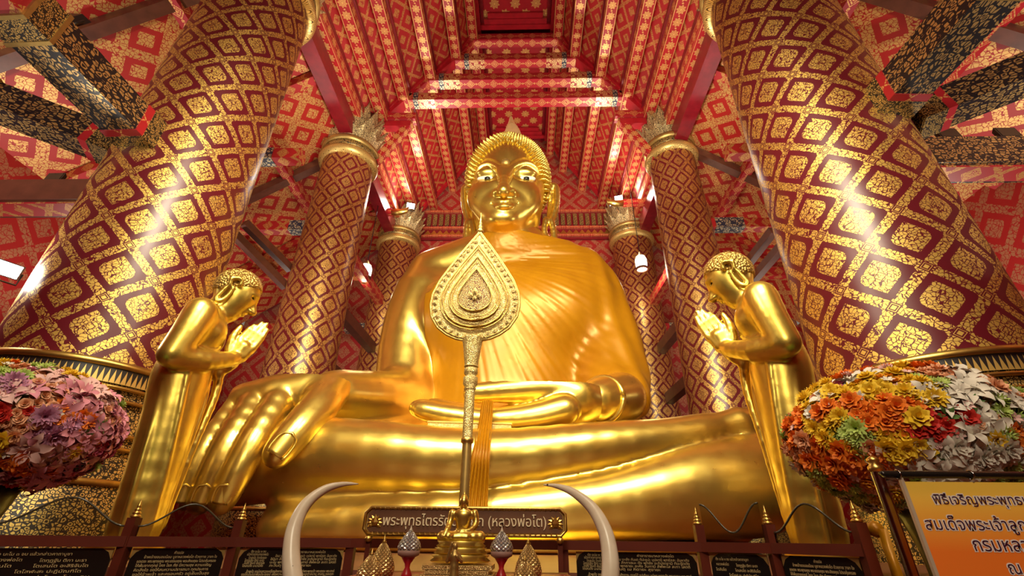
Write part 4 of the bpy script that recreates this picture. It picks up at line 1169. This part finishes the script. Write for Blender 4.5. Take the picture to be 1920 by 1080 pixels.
# ================================================================== railing round the dais, with panels, posts and clear boards
M['acrylic'] = None
m = Mat('clear_acrylic')
tn = m.nt.nodes.new('ShaderNodeBsdfTransparent'); tn.inputs[0].default_value = (.80, .80, .74, 1)
gl = m.nt.nodes.new('ShaderNodeBsdfGlossy'); gl.inputs['Roughness'].default_value = .06; gl.inputs[0].default_value = (.8, .8, .75, 1)
mx = m.nt.nodes.new('ShaderNodeMixShader'); fr = m.nt.nodes.new('ShaderNodeFresnel'); fr.inputs[0].default_value = 1.45
m.nt.links.new(fr.outputs[0], mx.inputs[0]); m.nt.links.new(tn.outputs[0], mx.inputs[1]); m.nt.links.new(gl.outputs[0], mx.inputs[2])
m.nt.links.new(mx.outputs[0], m.nt.nodes['Material Output'].inputs[0]); M['acrylic'] = m.m
M['acrylic_edge'] = plain('smoky_acrylic_edge', (.06, .05, .03), .2)
RT = 1.49                                          # rail height
def gp(u, v, Y): q = P(u, v, Y); return Vector((q.x, Y, 0))
RP = [gp(-40, 1005, 2.75), gp(243, 1000, 3.05), gp(446, 1000, 3.35), gp(662, 1003, 3.55), gp(1056, 1003, 3.55), gp(1312, 1005, 3.40), gp(1446, 1010, 3.15), gp(1625, 1035, 2.70)]
finials = [1, 2, 5, 6, 7]
rail = empty('railing', (0, 3.5, 0))
def rpart(name, me, mat):
    o = link(name, me, mat); o.parent = rail; o.location = (0, -3.5, 0); return o
for i, (a, b) in enumerate(zip(RP, RP[1:])):
    rpart('top_rail', beam_mesh('top_rail', a+Vector((0, 0, RT-.025)), b+Vector((0, 0, RT-.025)), .07, .055), M['rail'])
    rpart('bottom_rail', beam_mesh('bottom_rail', a+Vector((0, 0, .35)), b+Vector((0, 0, .35)), .06, .05), M['rail'])
for i, a in enumerate(RP):
    hgt = RT+.10 if i in finials else RT-.03
    rpart('post', beam_mesh('post', a, a+Vector((0, 0, hgt)), .055, .055, up=(0, 1, 0)), M['rail'])
    if i in finials:
        prof = [(.001, 0)]
        for k in range(4):
            r = .030-.006*k; z = .018*k; prof += [(r*.7, z), (r, z+.006), (r*.8, z+.015)]
        prof += [(.006, .078), (.001, .105)]
        o = rpart('finial', lathe_mesh('finial', prof, 14), M['gold_trim']); o.location = Vector((a.x, a.y-3.5, hgt))
tag(rail, 'dark red metal railing with spiral gilt finials round the dais', 'railing')
# text panels
LINES = {
 1: [(.05, .030, 'ตั้ง นะโม ๓ จบ  แล้วกล่าวคาถาบูชา', .50), (.06, .030, 'หลวงพ่อโต', .16), (.36, .030, 'โตเสนโต วะระธัมโม', .34), (.06, .030, 'โตทุติยัม', .16), (.36, .030, 'โตสันโต นะมัตถุ', .36)],
}
def text_panel(a, b, lines, label):
    """a, b: the posts; lines: (x fraction, depth below the rail, text, width fraction)"""
    d = (b-a); L = d.length; rz = math.atan2(d.y, d.x)
    t = empty('text_panel', (a.x, a.y, .38), rz)
    W0, W1, H = .045, L-.045, RT-.06-.38
    link('board', beam_mesh('board', (W0, .0, H/2), (W1, .0, H/2), .018, H), M['panel'], t)
    for x, s in ((W0, 1), (W1, -1)):
        c = [(x, -.011, H), (x+s*.055, -.011, H), (x+s*.02, -.011, H-.02), (x, -.011, H-.055)]
        if s < 0: c = c[::-1]
        V = c+[(q[0], -.009, q[2]) for q in c]
        link('gilt_corner', mesh('gilt_corner', V, [(0, 1, 2, 3)[::-1], (4, 5, 6, 7), (0, 1, 5, 4), (1, 2, 6, 5), (2, 3, 7, 6), (3, 0, 4, 7)]), M['gold_dull'], t)
    for x, dz, s, wf in lines:
        me = fit_width(text_mesh(s, .020, .0006), wf*(W1-W0))
        o = link('writing', upright(me, (W0+x*(W1-W0), -.0105, H-dz)), M['tan'], t)
    tag(t, label, 'panel', 'black text panels in the railing')
big = [(.10, .035, 'ตั้ง นะโม ๓ จบ แล้วกล่าวคาถาบูชา', .58), (.10, .062, 'หลวงพ่อโต', .22), (.45, .066, 'โตทุฏฐัน ติกา นะรา', .36), (.08, .090, 'โตสันโต', .18), (.42, .092, 'โตเสนโต อะสิริจันโต', .42), (.30, .118, 'โตโสฬะสะ ปะฏิมัณฑิโต', .50), (.08, .145, 'คาถาบูชาหลวงพ่อโต นะโม ๓ จบ', .8)]
para = [(.44, .030, 'คำแปล', .10), (.14, .052, 'ข้าพเจ้าขอนอบน้อม บูชาหลวงพ่อโต ด้วยกาย วาจา ใจ', .78), (.08, .074, 'ขอเดชะ พระพุทธคุณ พระธรรมคุณ พระสังฆคุณ โปรดคุ้มครอง', .84), (.08, .096, 'ให้พ้นจากทุกข์ โศก โรค ภัย มีความสุข ความเจริญ', .80), (.08, .118, 'คิดสิ่งใด ขอให้สมความปรารถนา ทุกประการ', .78), (.08, .140, 'ขอให้ข้าพเจ้า และครอบครัว อยู่เย็นเป็นสุข', .80)]
wide = [(.10, .024, 'ตั้ง นะโม ๓ จบ', .14), (.07, .040, 'แล้วกล่าวคาถาบูชาหลวงพ่อโต', .20), (.09, .058, 'โตเสนโต วะระธัมเมนะ', .17), (.06, .073, 'โตทุฏฐัน ติกา นะรา', .18), (.06, .088, 'โตสัน สุมะติ ยันตานัง', .19), (.05, .103, 'โตเสนตัง มะมามิหัง', .19),
        (.52, .026, 'คำอาราธนาหลวงพ่อโต', .30), (.34, .048, 'อิเม มะยัง ภันเต ทีปะธูปะ บุปผานิ พุทธัสสะ อัมหากัง', .60), (.30, .066, 'อิมินา สักกาเรนะ ตัง พุทธัง อะภิปูชะยามิ ทีฆะรัตตัง', .64), (.30, .084, 'นะโม พุทธายะ อะหัง วันทามิ สัพพะโส สะทา โสตถี', .64), (.30, .102, 'ภะวันตุ เม หิตายะ สุขายะ', .40),
        (.10, .134, 'ข้าพเจ้า ขอน้อมถวายเครื่องสักการะ ดอกไม้ ธูปเทียน แด่พระพุทธเจ้า พระธรรม พระสงฆ์', .84), (.06, .150, 'ขอให้เป็นไปเพื่อประโยชน์ เพื่อความสุข แก่ข้าพเจ้า ตลอดกาลนาน เทอญ ขอเดชะ', .88), (.06, .166, 'พระพุทธคุณ พระธรรมคุณ พระสังฆคุณ โปรดอภิบาลรักษา', .86)]
text_panel(RP[0], RP[1], big, 'black text panel at the far left end of the railing')
text_panel(RP[1], RP[2], para, 'black text panel with one full paragraph, left of the tusk')
text_panel(RP[2], RP[3], wide, 'black two-column text panel partly behind the left tusk')
text_panel(gp(1066, 1003, 3.55), RP[5], wide, 'black two-column text panel partly behind the right tusk')
text_panel(RP[5], RP[6], big, 'narrow black text panel between two finial posts right of the tusk')
text_panel(RP[6], RP[7], para, 'black text panel at the far right end, beside the yellow cloth')
# wavy clear boards
def wave_board(a, b, h0, h1, label, phase='arch'):
    d = b-a; L = d.length; rz = math.atan2(d.y, d.x)
    t = empty('clear_board', (a.x, a.y, RT), rz)
    n = 22; top = []
    for i in range(n+1):
        s = i/n
        e = (1-math.cos(2*math.pi*s))/2 if phase == 'arch' else ((1+math.cos(2*math.pi*s))/2)
        top.append((.03+s*(L-.06), h0+(h1-h0)*e))
    V = []
    for y in (-.004, .004): V += [(x, y, 0) for x, z in top]+[(x, y, z) for x, z in top]
    k = n+1; F = []
    for i in range(n):
        F += [(i, i+1, k+i+1, k+i), (2*k+k+i, 2*k+k+i+1, 2*k+i+1, 2*k+i), (k+i, k+i+1, 3*k+i+1, 3*k+i)]
    link('sheet', mesh('sheet', V, F), M['acrylic'], t)
    link('edge_strip', tube_mesh('edge_strip', [(x, 0, z) for x, z in top], .006, 6), M['acrylic_edge'], t)
    tag(t, label, 'acrylic board', 'clear boards on the railing')
wave_board(RP[1], RP[2], .055, .185, 'arched clear board on the railing in front of the dangling fingers')
wave_board(RP[0], RP[1], .055, .20, 'arched clear board at the left end of the railing')
wave_board(RP[5], RP[6], .055, .22, 'arched clear board right of the statue shin between finial posts', 'sag')
wave_board(RP[6], RP[7], .055, .20, 'arched clear board at the right end of the railing before the praying figure')
# yellow cloth over the end post
cl = empty('yellow_cloth', RP[7]+Vector((.08, 0, 0)))
pts = []
V, F = [], []
for i in range(9):
    z = 1.56-.2*i*.9; wdt = .02+.05*min(1, i/3)
    for j in range(9):
        q = j/8*2-1; V.append((.015+i*.012+q*wdt, .05*q-.02*math.cos(q*9), z))
for i in range(8):
    for j in range(8): F.append((i*9+j, i*9+j+1, i*9+j+10, i*9+j+9))
me = mesh('drape', V, F, None, True); bm = bmesh.new(); bm.from_mesh(me); bmesh.ops.solidify(bm, geom=bm.faces[:], thickness=.008); bm.to_mesh(me); bm.free()
link('drape', me, M['robe'], cl)
link('knot', lathe_mesh('knot', [(.001, 1.52), (.035, 1.535), (.04, 1.56), (.03, 1.585), (.001, 1.60)], 12), M['robe'], cl)
tag(cl, 'yellow cloth tied to the right end post of the railing', 'cloth')

# ================================================================== name board of the statue
sg = empty('name_board', P(872, 978, 3.38))
c0 = P(872, 978, 3.38)
sw = (P(1062, 978, 3.38)-P(684, 978, 3.38)).length; shh = .165
def cut_plate(w, h_, c, y0, y1, name):
    o = [(-w/2+c, -h_/2), (w/2-c, -h_/2), (w/2, -h_/2+c), (w/2, h_/2-c), (w/2-c, h_/2), (-w/2+c, h_/2), (-w/2, h_/2-c), (-w/2, -h_/2+c)]
    V = [(x, y0, z) for x, z in o]+[(x, y1, z) for x, z in o]
    F = [tuple(range(8)), tuple(range(15, 7, -1))]+[((i+1) % 8, i, i+8, (i+1) % 8+8) for i in range(8)]
    return mesh(name, V, F), [Vector((x, y0, z)) for x, z in o]
me, _ = cut_plate(sw, shh*1.06, .035, -.012, .02, 'backing'); link('backing', me, M['gold_dull'], sg)
me, ring = cut_plate(sw-.05, shh-.035, .025, -.018, .0, 'plate'); link('plate', me, M['plate'], sg)
_, ring = cut_plate(sw-.014, shh*1.06-.014, .033, -.02, 0, 'x')
link('carved_frame', tube_mesh('carved_frame', ring+ring[:1], .011, 6), M['gold_trim'], sg)
fl_ = mesh('frame_leaf', [(-.014, 0, -.008), (.014, 0, -.008), (.0, 0, .012), (0, -.008, -.001)], [(0, 1, 3), (1, 2, 3), (2, 0, 3), (2, 1, 0)])
k = 0
for zz, s in ((shh*.53-.012, -1), (-shh*.53+.012, 1)):
    for i in range(36):
        o = link('frame_leaf', fl_, M['gold_trim'], sg); o.location = (-sw/2+.05+(sw-.10)*(i+.5)/36, -.026, zz); o.rotation_euler = (0, math.pi if s < 0 else 0, 0)
me = fit_width(text_mesh('พระพุทธไตรรัตนนายก (หลวงพ่อโต)', .085, .004, bold=.0), sw*.805)
link('writing', upright(me, (-sw*.405, -.022, -.026)), M['cream'], sg)
for s in (-1, 1):      # lotus-and-flame emblem at either end
    em = []
    for i in range(9):
        a = math.radians(-120+30*i); em.append((flame, Matrix.Translation((s*sw*.445, -.021, -.012)) @ Matrix.Rotation(a, 4, 'Y') @ Matrix.Translation((0, 0, .018)) @ Matrix.Scale(.26, 4)))
    em.append((flame, Matrix.Translation((s*sw*.445, -.026, -.03)) @ Matrix.Scale(.45, 4)))
    link('emblem', join_meshes('emblem', em), M['gold_trim'], sg)
    link('leg', beam_mesh('leg', (s*sw*.465, 0, -shh/2), (s*sw*.465, 0, -c0.z), .03, .03, up=(0, 1, 0)), M['rail'], sg)
    link('leg_rosette', lathe_mesh('leg_rosette', [(.001, -.02), (.02, -.012), (.024, 0), (.02, .012), (.001, .02)], 10), M['gold_trim'], sg).location = (s*sw*.465, -.02, -shh/2-.022)
tag(sg, 'brown carved name board with raised pale Thai lettering on the railing', 'sign')

# ================================================================== offering table and what stands on it
TZ, TY = 1.33, 2.62
tb = empty('offering_table', (P(862, 1060, TY).x, TY, 0))
link('top', beam_mesh('top', (-.56, 0, TZ-.02), (.56, 0, TZ-.02), .8, .04), M['deep_red'], tb)
for sx in (-1, 1):
    for sy in (-1, 1): link('leg', beam_mesh('leg', (sx*.5, sy*.33, 0), (sx*.5, sy*.33, TZ-.04), .05, .05, up=(0, 1, 0)), M['brown'], tb)
link('gilt_edge', beam_mesh('gilt_edge', (-.56, .41, TZ-.02), (.56, .41, TZ-.02), .02, .05), M['gold_dull'], tb)
tag(tb, 'dark red offering table in front of the railing', 'table')
mf = Mat('fine_gilt_filigree'); ve = mf.voro(mf.obj(), 130); mf.set(col=mf.mix(ve.gt(.08), (.22, .12, .03), (.85, .62, .24)), metal=.7, rough=.35); mf.bump(ve, .5, .004); M['filigree_fine'] = mf.m
# small seated statue on tiers
sb = empty('small_seated_statue', (P(863, 1050, 2.62).x, 2.62, TZ))
sv = Vol((-.16, -.16, .0), (.16, .16, .42), .0042)
bz = .155
sv.ell((0, .02, bz+.02), (.105, .06, .022), .02)
for s in (-1, 1): sv.chain([(0, .02, bz+.02), (s*.095, -.01, bz+.02), (-s*.03, -.045, bz+.018)], [.026, .026, .018], .012, smooth=3)
sv.ell((0, .03, bz+.085), (.038, .030, .055), .02); sv.ell((0, .03, bz+.122), (.052, .030, .03), .02)
sv.chain([(-.058, .03, bz+.13), (-.066, .02, bz+.085), (-.072, -.02, bz+.05), (-.082, -.045, bz+.022)], [.018, .015, .012, .010], .008, smooth=3)
sv.chain([(.058, .03, bz+.13), (.068, .02, bz+.08), (.04, -.02, bz+.048), (.0, -.035, bz+.045)], [.018, .015, .012, .010], .008, smooth=3)
sv.chain([(0, .03, bz+.14), (0, .028, bz+.16)], [.016, .015], .01); sv.ell((0, .026, bz+.182), (.024, .026, .031), .008)
sv.ell((0, .03, bz+.208), (.014, .014, .014), .008); sv.chain([(0, .03, bz+.215), (0, .03, bz+.24)], [.008, .001], .004)
link('figure', np_mesh('figure', sv.mesh()), M['gold'], sb)
for r, z, hgt in ((.125, .13, .028), (.135, .10, .03), (.15, .065, .034)):
    o = link('lotus_tier', lathe_mesh('lotus_tier', [(.001, 0), (r*.93, 0), (r, hgt*.25), (r*.88, hgt*.6), (r*.97, hgt*.95), (.001, hgt)], 28), M['gold'], sb); o.location = (0, 0, z); o.scale = (1, .7, 1)
for w_, z in ((.33, .048), (.30, .03), (.34, .012)):
    link('plinth_step', beam_mesh('plinth_step', (-w_/2, 0, z), (w_/2, 0, z), .24, .02), M['filigree_fine'], sb)
tag(sb, 'small shiny golden seated statue on a tiered base before the name board', 'figurine')
# small standing figure with lifted hands
st = empty('bronze_figurine', (P(851, 1070, 2.36).x, 2.36, TZ))
qv = Vol((-.06, -.06, -.01), (.06, .06, .17), .003)
qv.chain([(0, 0, 0), (0, 0, .06), (0, 0, .10)], [.022, .018, .02], .01); qv.chain([(0, 0, .10), (0, 0, .125)], [.02, .009], .01); qv.ell((0, 0, .138), (.012, .012, .015), .004)
for s in (-1, 1): qv.chain([(s*.02, 0, .105), (s*.032, -.005, .08), (s*.012, -.02, .15 if s < 0 else .10)], [.008, .007, .006], .005, smooth=3)
link('figure', np_mesh('figure', qv.mesh()), M['gold_dull'], st)
link('foot', lathe_mesh('foot', [(.001, 0), (.03, 0), (.026, .012), (.001, .014)], 12), M['gold_dull'], st)
tag(st, 'tiny dull bronze standing figurine in front of the small golden statue', 'figurine')
# pointed lotus-bud ornaments
def scaly(name, a, b):
    m = Mat(name); u, v = m.uv(); p = (u*14+v*60); q = (u*14-v*60)
    d = ((p.fr()-.5).abs()).mx((q.fr()-.5).abs()); m.set(col=m.mix(d.ramp(.3, .48), a, b), metal=.75, rough=.3); m.bump(d*-1, .9, .01); return m.m
M['bud_gold'] = scaly('scaly_gilt', (.82, .60, .24), (.30, .17, .04)); M['bud_silver'] = scaly('scaly_silver', (.66, .66, .62), (.14, .14, .17))
def bud(u, vtop, vbot, Y, hw, mat, red, label):
    x = P(u, vbot, Y).x; zt = P(u, vtop, Y).z
    t = empty('lotus_bud_ornament', (x, Y, TZ)); H = zt-TZ; r = hw*pxm(1040, Y)
    z0_ = .10 if red else 0.0; L = H-z0_
    prof = [(.001, 0), (r*.55, 0), (r*.9, L*.10), (r, L*.24), (r*.88, L*.40), (r*.6, L*.58), (r*.3, L*.74), (r*.14, L*.80)]
    o = link('bud', lathe_mesh('bud', prof, 24), mat, t); o.location = (0, 0, z0_)
    o = link('spike', lathe_mesh('spike', [(r*.14, L*.79), (r*.2, L*.81), (r*.1, L*.84), (r*.12, L*.86), (r*.05, L*.9), (.0005, L)], 10), M['gold_trim'] if not red else M['ivory'], t); o.location = (0, 0, z0_)
    if red:
        link('jewel_band', lathe_mesh('jewel_band', [(r*.6, z0_-.012), (r*.9, z0_-.004), (r*.95, z0_+.014), (r*.8, z0_+.02)], 24), M['dusty'], t)
        link('stand', lathe_mesh('stand', [(.001, 0), (r*.5, 0), (r*.42, .02), (r*.2, .045), (r*.25, .06), (r*.62, z0_-.01), (r*.6, z0_)], 20), M['red'], t)
    tag(t, label, 'ornament', 'lotus-bud ornaments on the table')
bud(764, 984, 1060, 2.55, 22, M['bud_silver'], True, 'silvery lotus-bud ornament on a red foot, left of the small statue')
bud(940, 986, 1062, 2.55, 22, M['bud_silver'], True, 'silvery lotus-bud ornament on a red foot, right of the small statue')
bud(712, 1000, 1085, 2.45, 25, M['bud_gold'], False, 'golden pointed lotus bud, taller one at the left end of the table')
bud(991, 1003, 1085, 2.45, 25, M['bud_gold'], False, 'golden pointed lotus bud, taller one at the right end of the table')
bud(690, 1027, 1095, 2.32, 24, M['bud_gold'], False, 'golden pointed lotus bud, shorter one at the front left of the table')
bud(984, 1040, 1100, 2.30, 22, M['bud_gold'], False, 'golden pointed lotus bud, shorter one at the front right of the table')

# ================================================================== elephant tusks on stands
def tusk(pts, label, sx):
    q = [P(u, v, y) for u, v, y in pts]
    # spline
    out = []; n = len(q)
    for i in range(n-1):
        p0, p1, p2, p3 = q[max(i-1, 0)], q[i], q[i+1], q[min(i+2, n-1)]
        for j in range(5):
            t = j/5; out.append(.5*((2*p1)+(-p0+p2)*t+(2*p0-5*p1+4*p2-p3)*t*t+(-p0+3*p1-3*p2+p3)*t**3))
    out.append(q[-1]); N_ = len(out)
    rad = [.040*(1-(i/(N_-1))**2.0)+.0025 for i in range(N_)]
    b = out[0]
    t = empty('elephant_tusk', (b.x, b.y, 0))
    link('ivory', tube_mesh('ivory', [p-Vector((b.x, b.y, 0)) for p in out], rad, 14), M['ivory'], t)
    zb = b.z
    link('stand', lathe_mesh('stand', [(.001, 0), (.16, 0), (.15, .05), (.06, .12), (.045, .5), (.05, zb-.12), (.07, zb-.02), (.06, zb+.03), (.04, zb+.03)], 20), M['brown'], t)
    tag(t, label, 'tusk', 'elephant tusks')
tusk([(562, 1135, 2.5), (549, 1080, 2.5), (546, 1030, 2.52), (553, 985, 2.55), (574, 945, 2.6), (608, 918, 2.66), (642, 908, 2.7), (672, 907.5, 2.74)], 'curved ivory tusk at the left of the offering table', -1)
tusk([(1134, 1140, 2.5), (1144, 1085, 2.5), (1143, 1035, 2.52), (1133, 992, 2.55), (1110, 952, 2.6), (1076, 924, 2.66), (1046, 912, 2.7), (1019, 909, 2.74)], 'curved ivory tusk at the right of the offering table', 1)

# ================================================================== banner and stanchion at the right
BYY = 2.0
tl = P(1692, 903, BYY); bn = empty('orange_banner', (tl.x, BYY, 0))
m = Mat('printed_banner'); u_, v_ = m.uv(); g_ = v_.ramp(-.24, -.03)
m.set(col=m.mix(g_, (.90, .20, .02), (.95, .60, .08)), rough=.5); M['banner'] = m.m
BW, BH = 1.15, .75
zt = tl.z
link('sheet', slab_mesh('sheet', ((0, 0, zt-BH), (BW, 0, zt-BH), (BW, 0, zt), (0, 0, zt)), .006, off=(0, -BH)), M['banner'], bn)
m = M['frame_tan'] = plain('pale_metal_frame', (.62, .50, .38), .35, .3)
link('side_frame', beam_mesh('side_frame', (-.006, -.004, zt-BH), (-.006, -.004, zt+.02), .012, .014, up=(0, 1, 0)), M['frame_tan'], bn)
link('side_frame', beam_mesh('side_frame', (BW, -.004, zt-BH), (BW, -.004, zt+.02), .012, .014, up=(0, 1, 0)), M['frame_tan'], bn)
link('top_rod', tube_mesh('top_rod', [(-.075, -.005, zt+.022), (-.07, -.005, zt+.026), (BW+.05, -.005, zt+.026)], .014, 10), M['rod'], bn)
for x in (-.012, .27, .55, .83): link('rod_clip', tube_mesh('rod_clip', [(x+.002*math.cos(a)*0, -.005+.017*math.cos(a), zt+.026+.017*math.sin(a)) for a in np.linspace(0, 6.28, 10)], .003, 5), M['chrome'], bn)
for x in (0, BW): link('leg', beam_mesh('leg', (x, .01, 0), (x, .01, zt-BH), .02, .02, up=(0, 1, 0)), M['rod'], bn)
M['ink'] = plain('purple_black_ink', (.05, .006, .03), .5); M['halo'] = plain('white_halo_print', (.80, .70, .66), .5)
for s, u, v, w_px, sz in (('พิธีเจริญพระพุทธมนต์', 1752, 945, 212, .085), ('สมเด็จพระเจ้าลูกยาเธอ', 1738, 993, 260, .10), ('กรมหลวง', 1829, 1033, 122, .10), ('ณ', 1895, 1076, 22, .09)):
    p = P(u, v, BYY); wid = (P(u+w_px, v, BYY).x-p.x)
    a = text_mesh(s, sz, .0004); k = [q.co.x for q in a.vertices]; kk = wid/(max(k)-min(k)); a.transform(Matrix.Scale(kk, 4))
    b = text_mesh(s, sz, .0002, bold=.006); b.transform(Matrix.Scale(kk, 4))
    loc = (p.x-tl.x-min(k)*kk, -.0016, p.z)
    link('lettering', upright(a, loc), M['ink'], bn); link('lettering_halo', upright(b, (loc[0], -.0006, loc[2])), M['halo'], bn)
tag(bn, 'orange banner with dark Thai lettering on a stand at the lower right', 'banner')
tp = P(1634, 857, 2.35)
sc_ = empty('barrier_post', (tp.x, 2.35, 0))
link('pole', lathe_mesh('pole', [(.024, .02), (.024, tp.z-.06)], 16), M['chrome'], sc_)
link('ball_top', lathe_mesh('ball_top', [(.016, tp.z-.075), (.030, tp.z-.06), (.032, tp.z-.045), (.018, tp.z-.03), (.026, tp.z-.02), (.026, tp.z-.008), (.012, tp.z+.002), (.001, tp.z+.006)], 16), M['gold_trim'], sc_)
link('foot', lathe_mesh('foot', [(.001, 0), (.16, 0), (.16, .012), (.05, .03), (.024, .04)], 24), M['chrome'], sc_)
tag(sc_, 'tall chrome barrier post with gilt ball top left of the orange banner', 'post')
# red upright board between the knee and the right figure
p0 = P(1478, 905, 7.4)
rb = empty('red_board', (p0.x, 7.4, 1.245))
link('plank', beam_mesh('plank', (.08, 0, 0), (-.05, 0, 1.75), .26, .06, up=(0, 1, 0)), M['red'], rb)
link('cap', beam_mesh('cap', (-.19, 0, 1.75), (.09, 0, 1.75), .08, .04), M['deep_red'], rb)
tag(rb, 'red upright board between the great knee and the right praying figure', 'board')
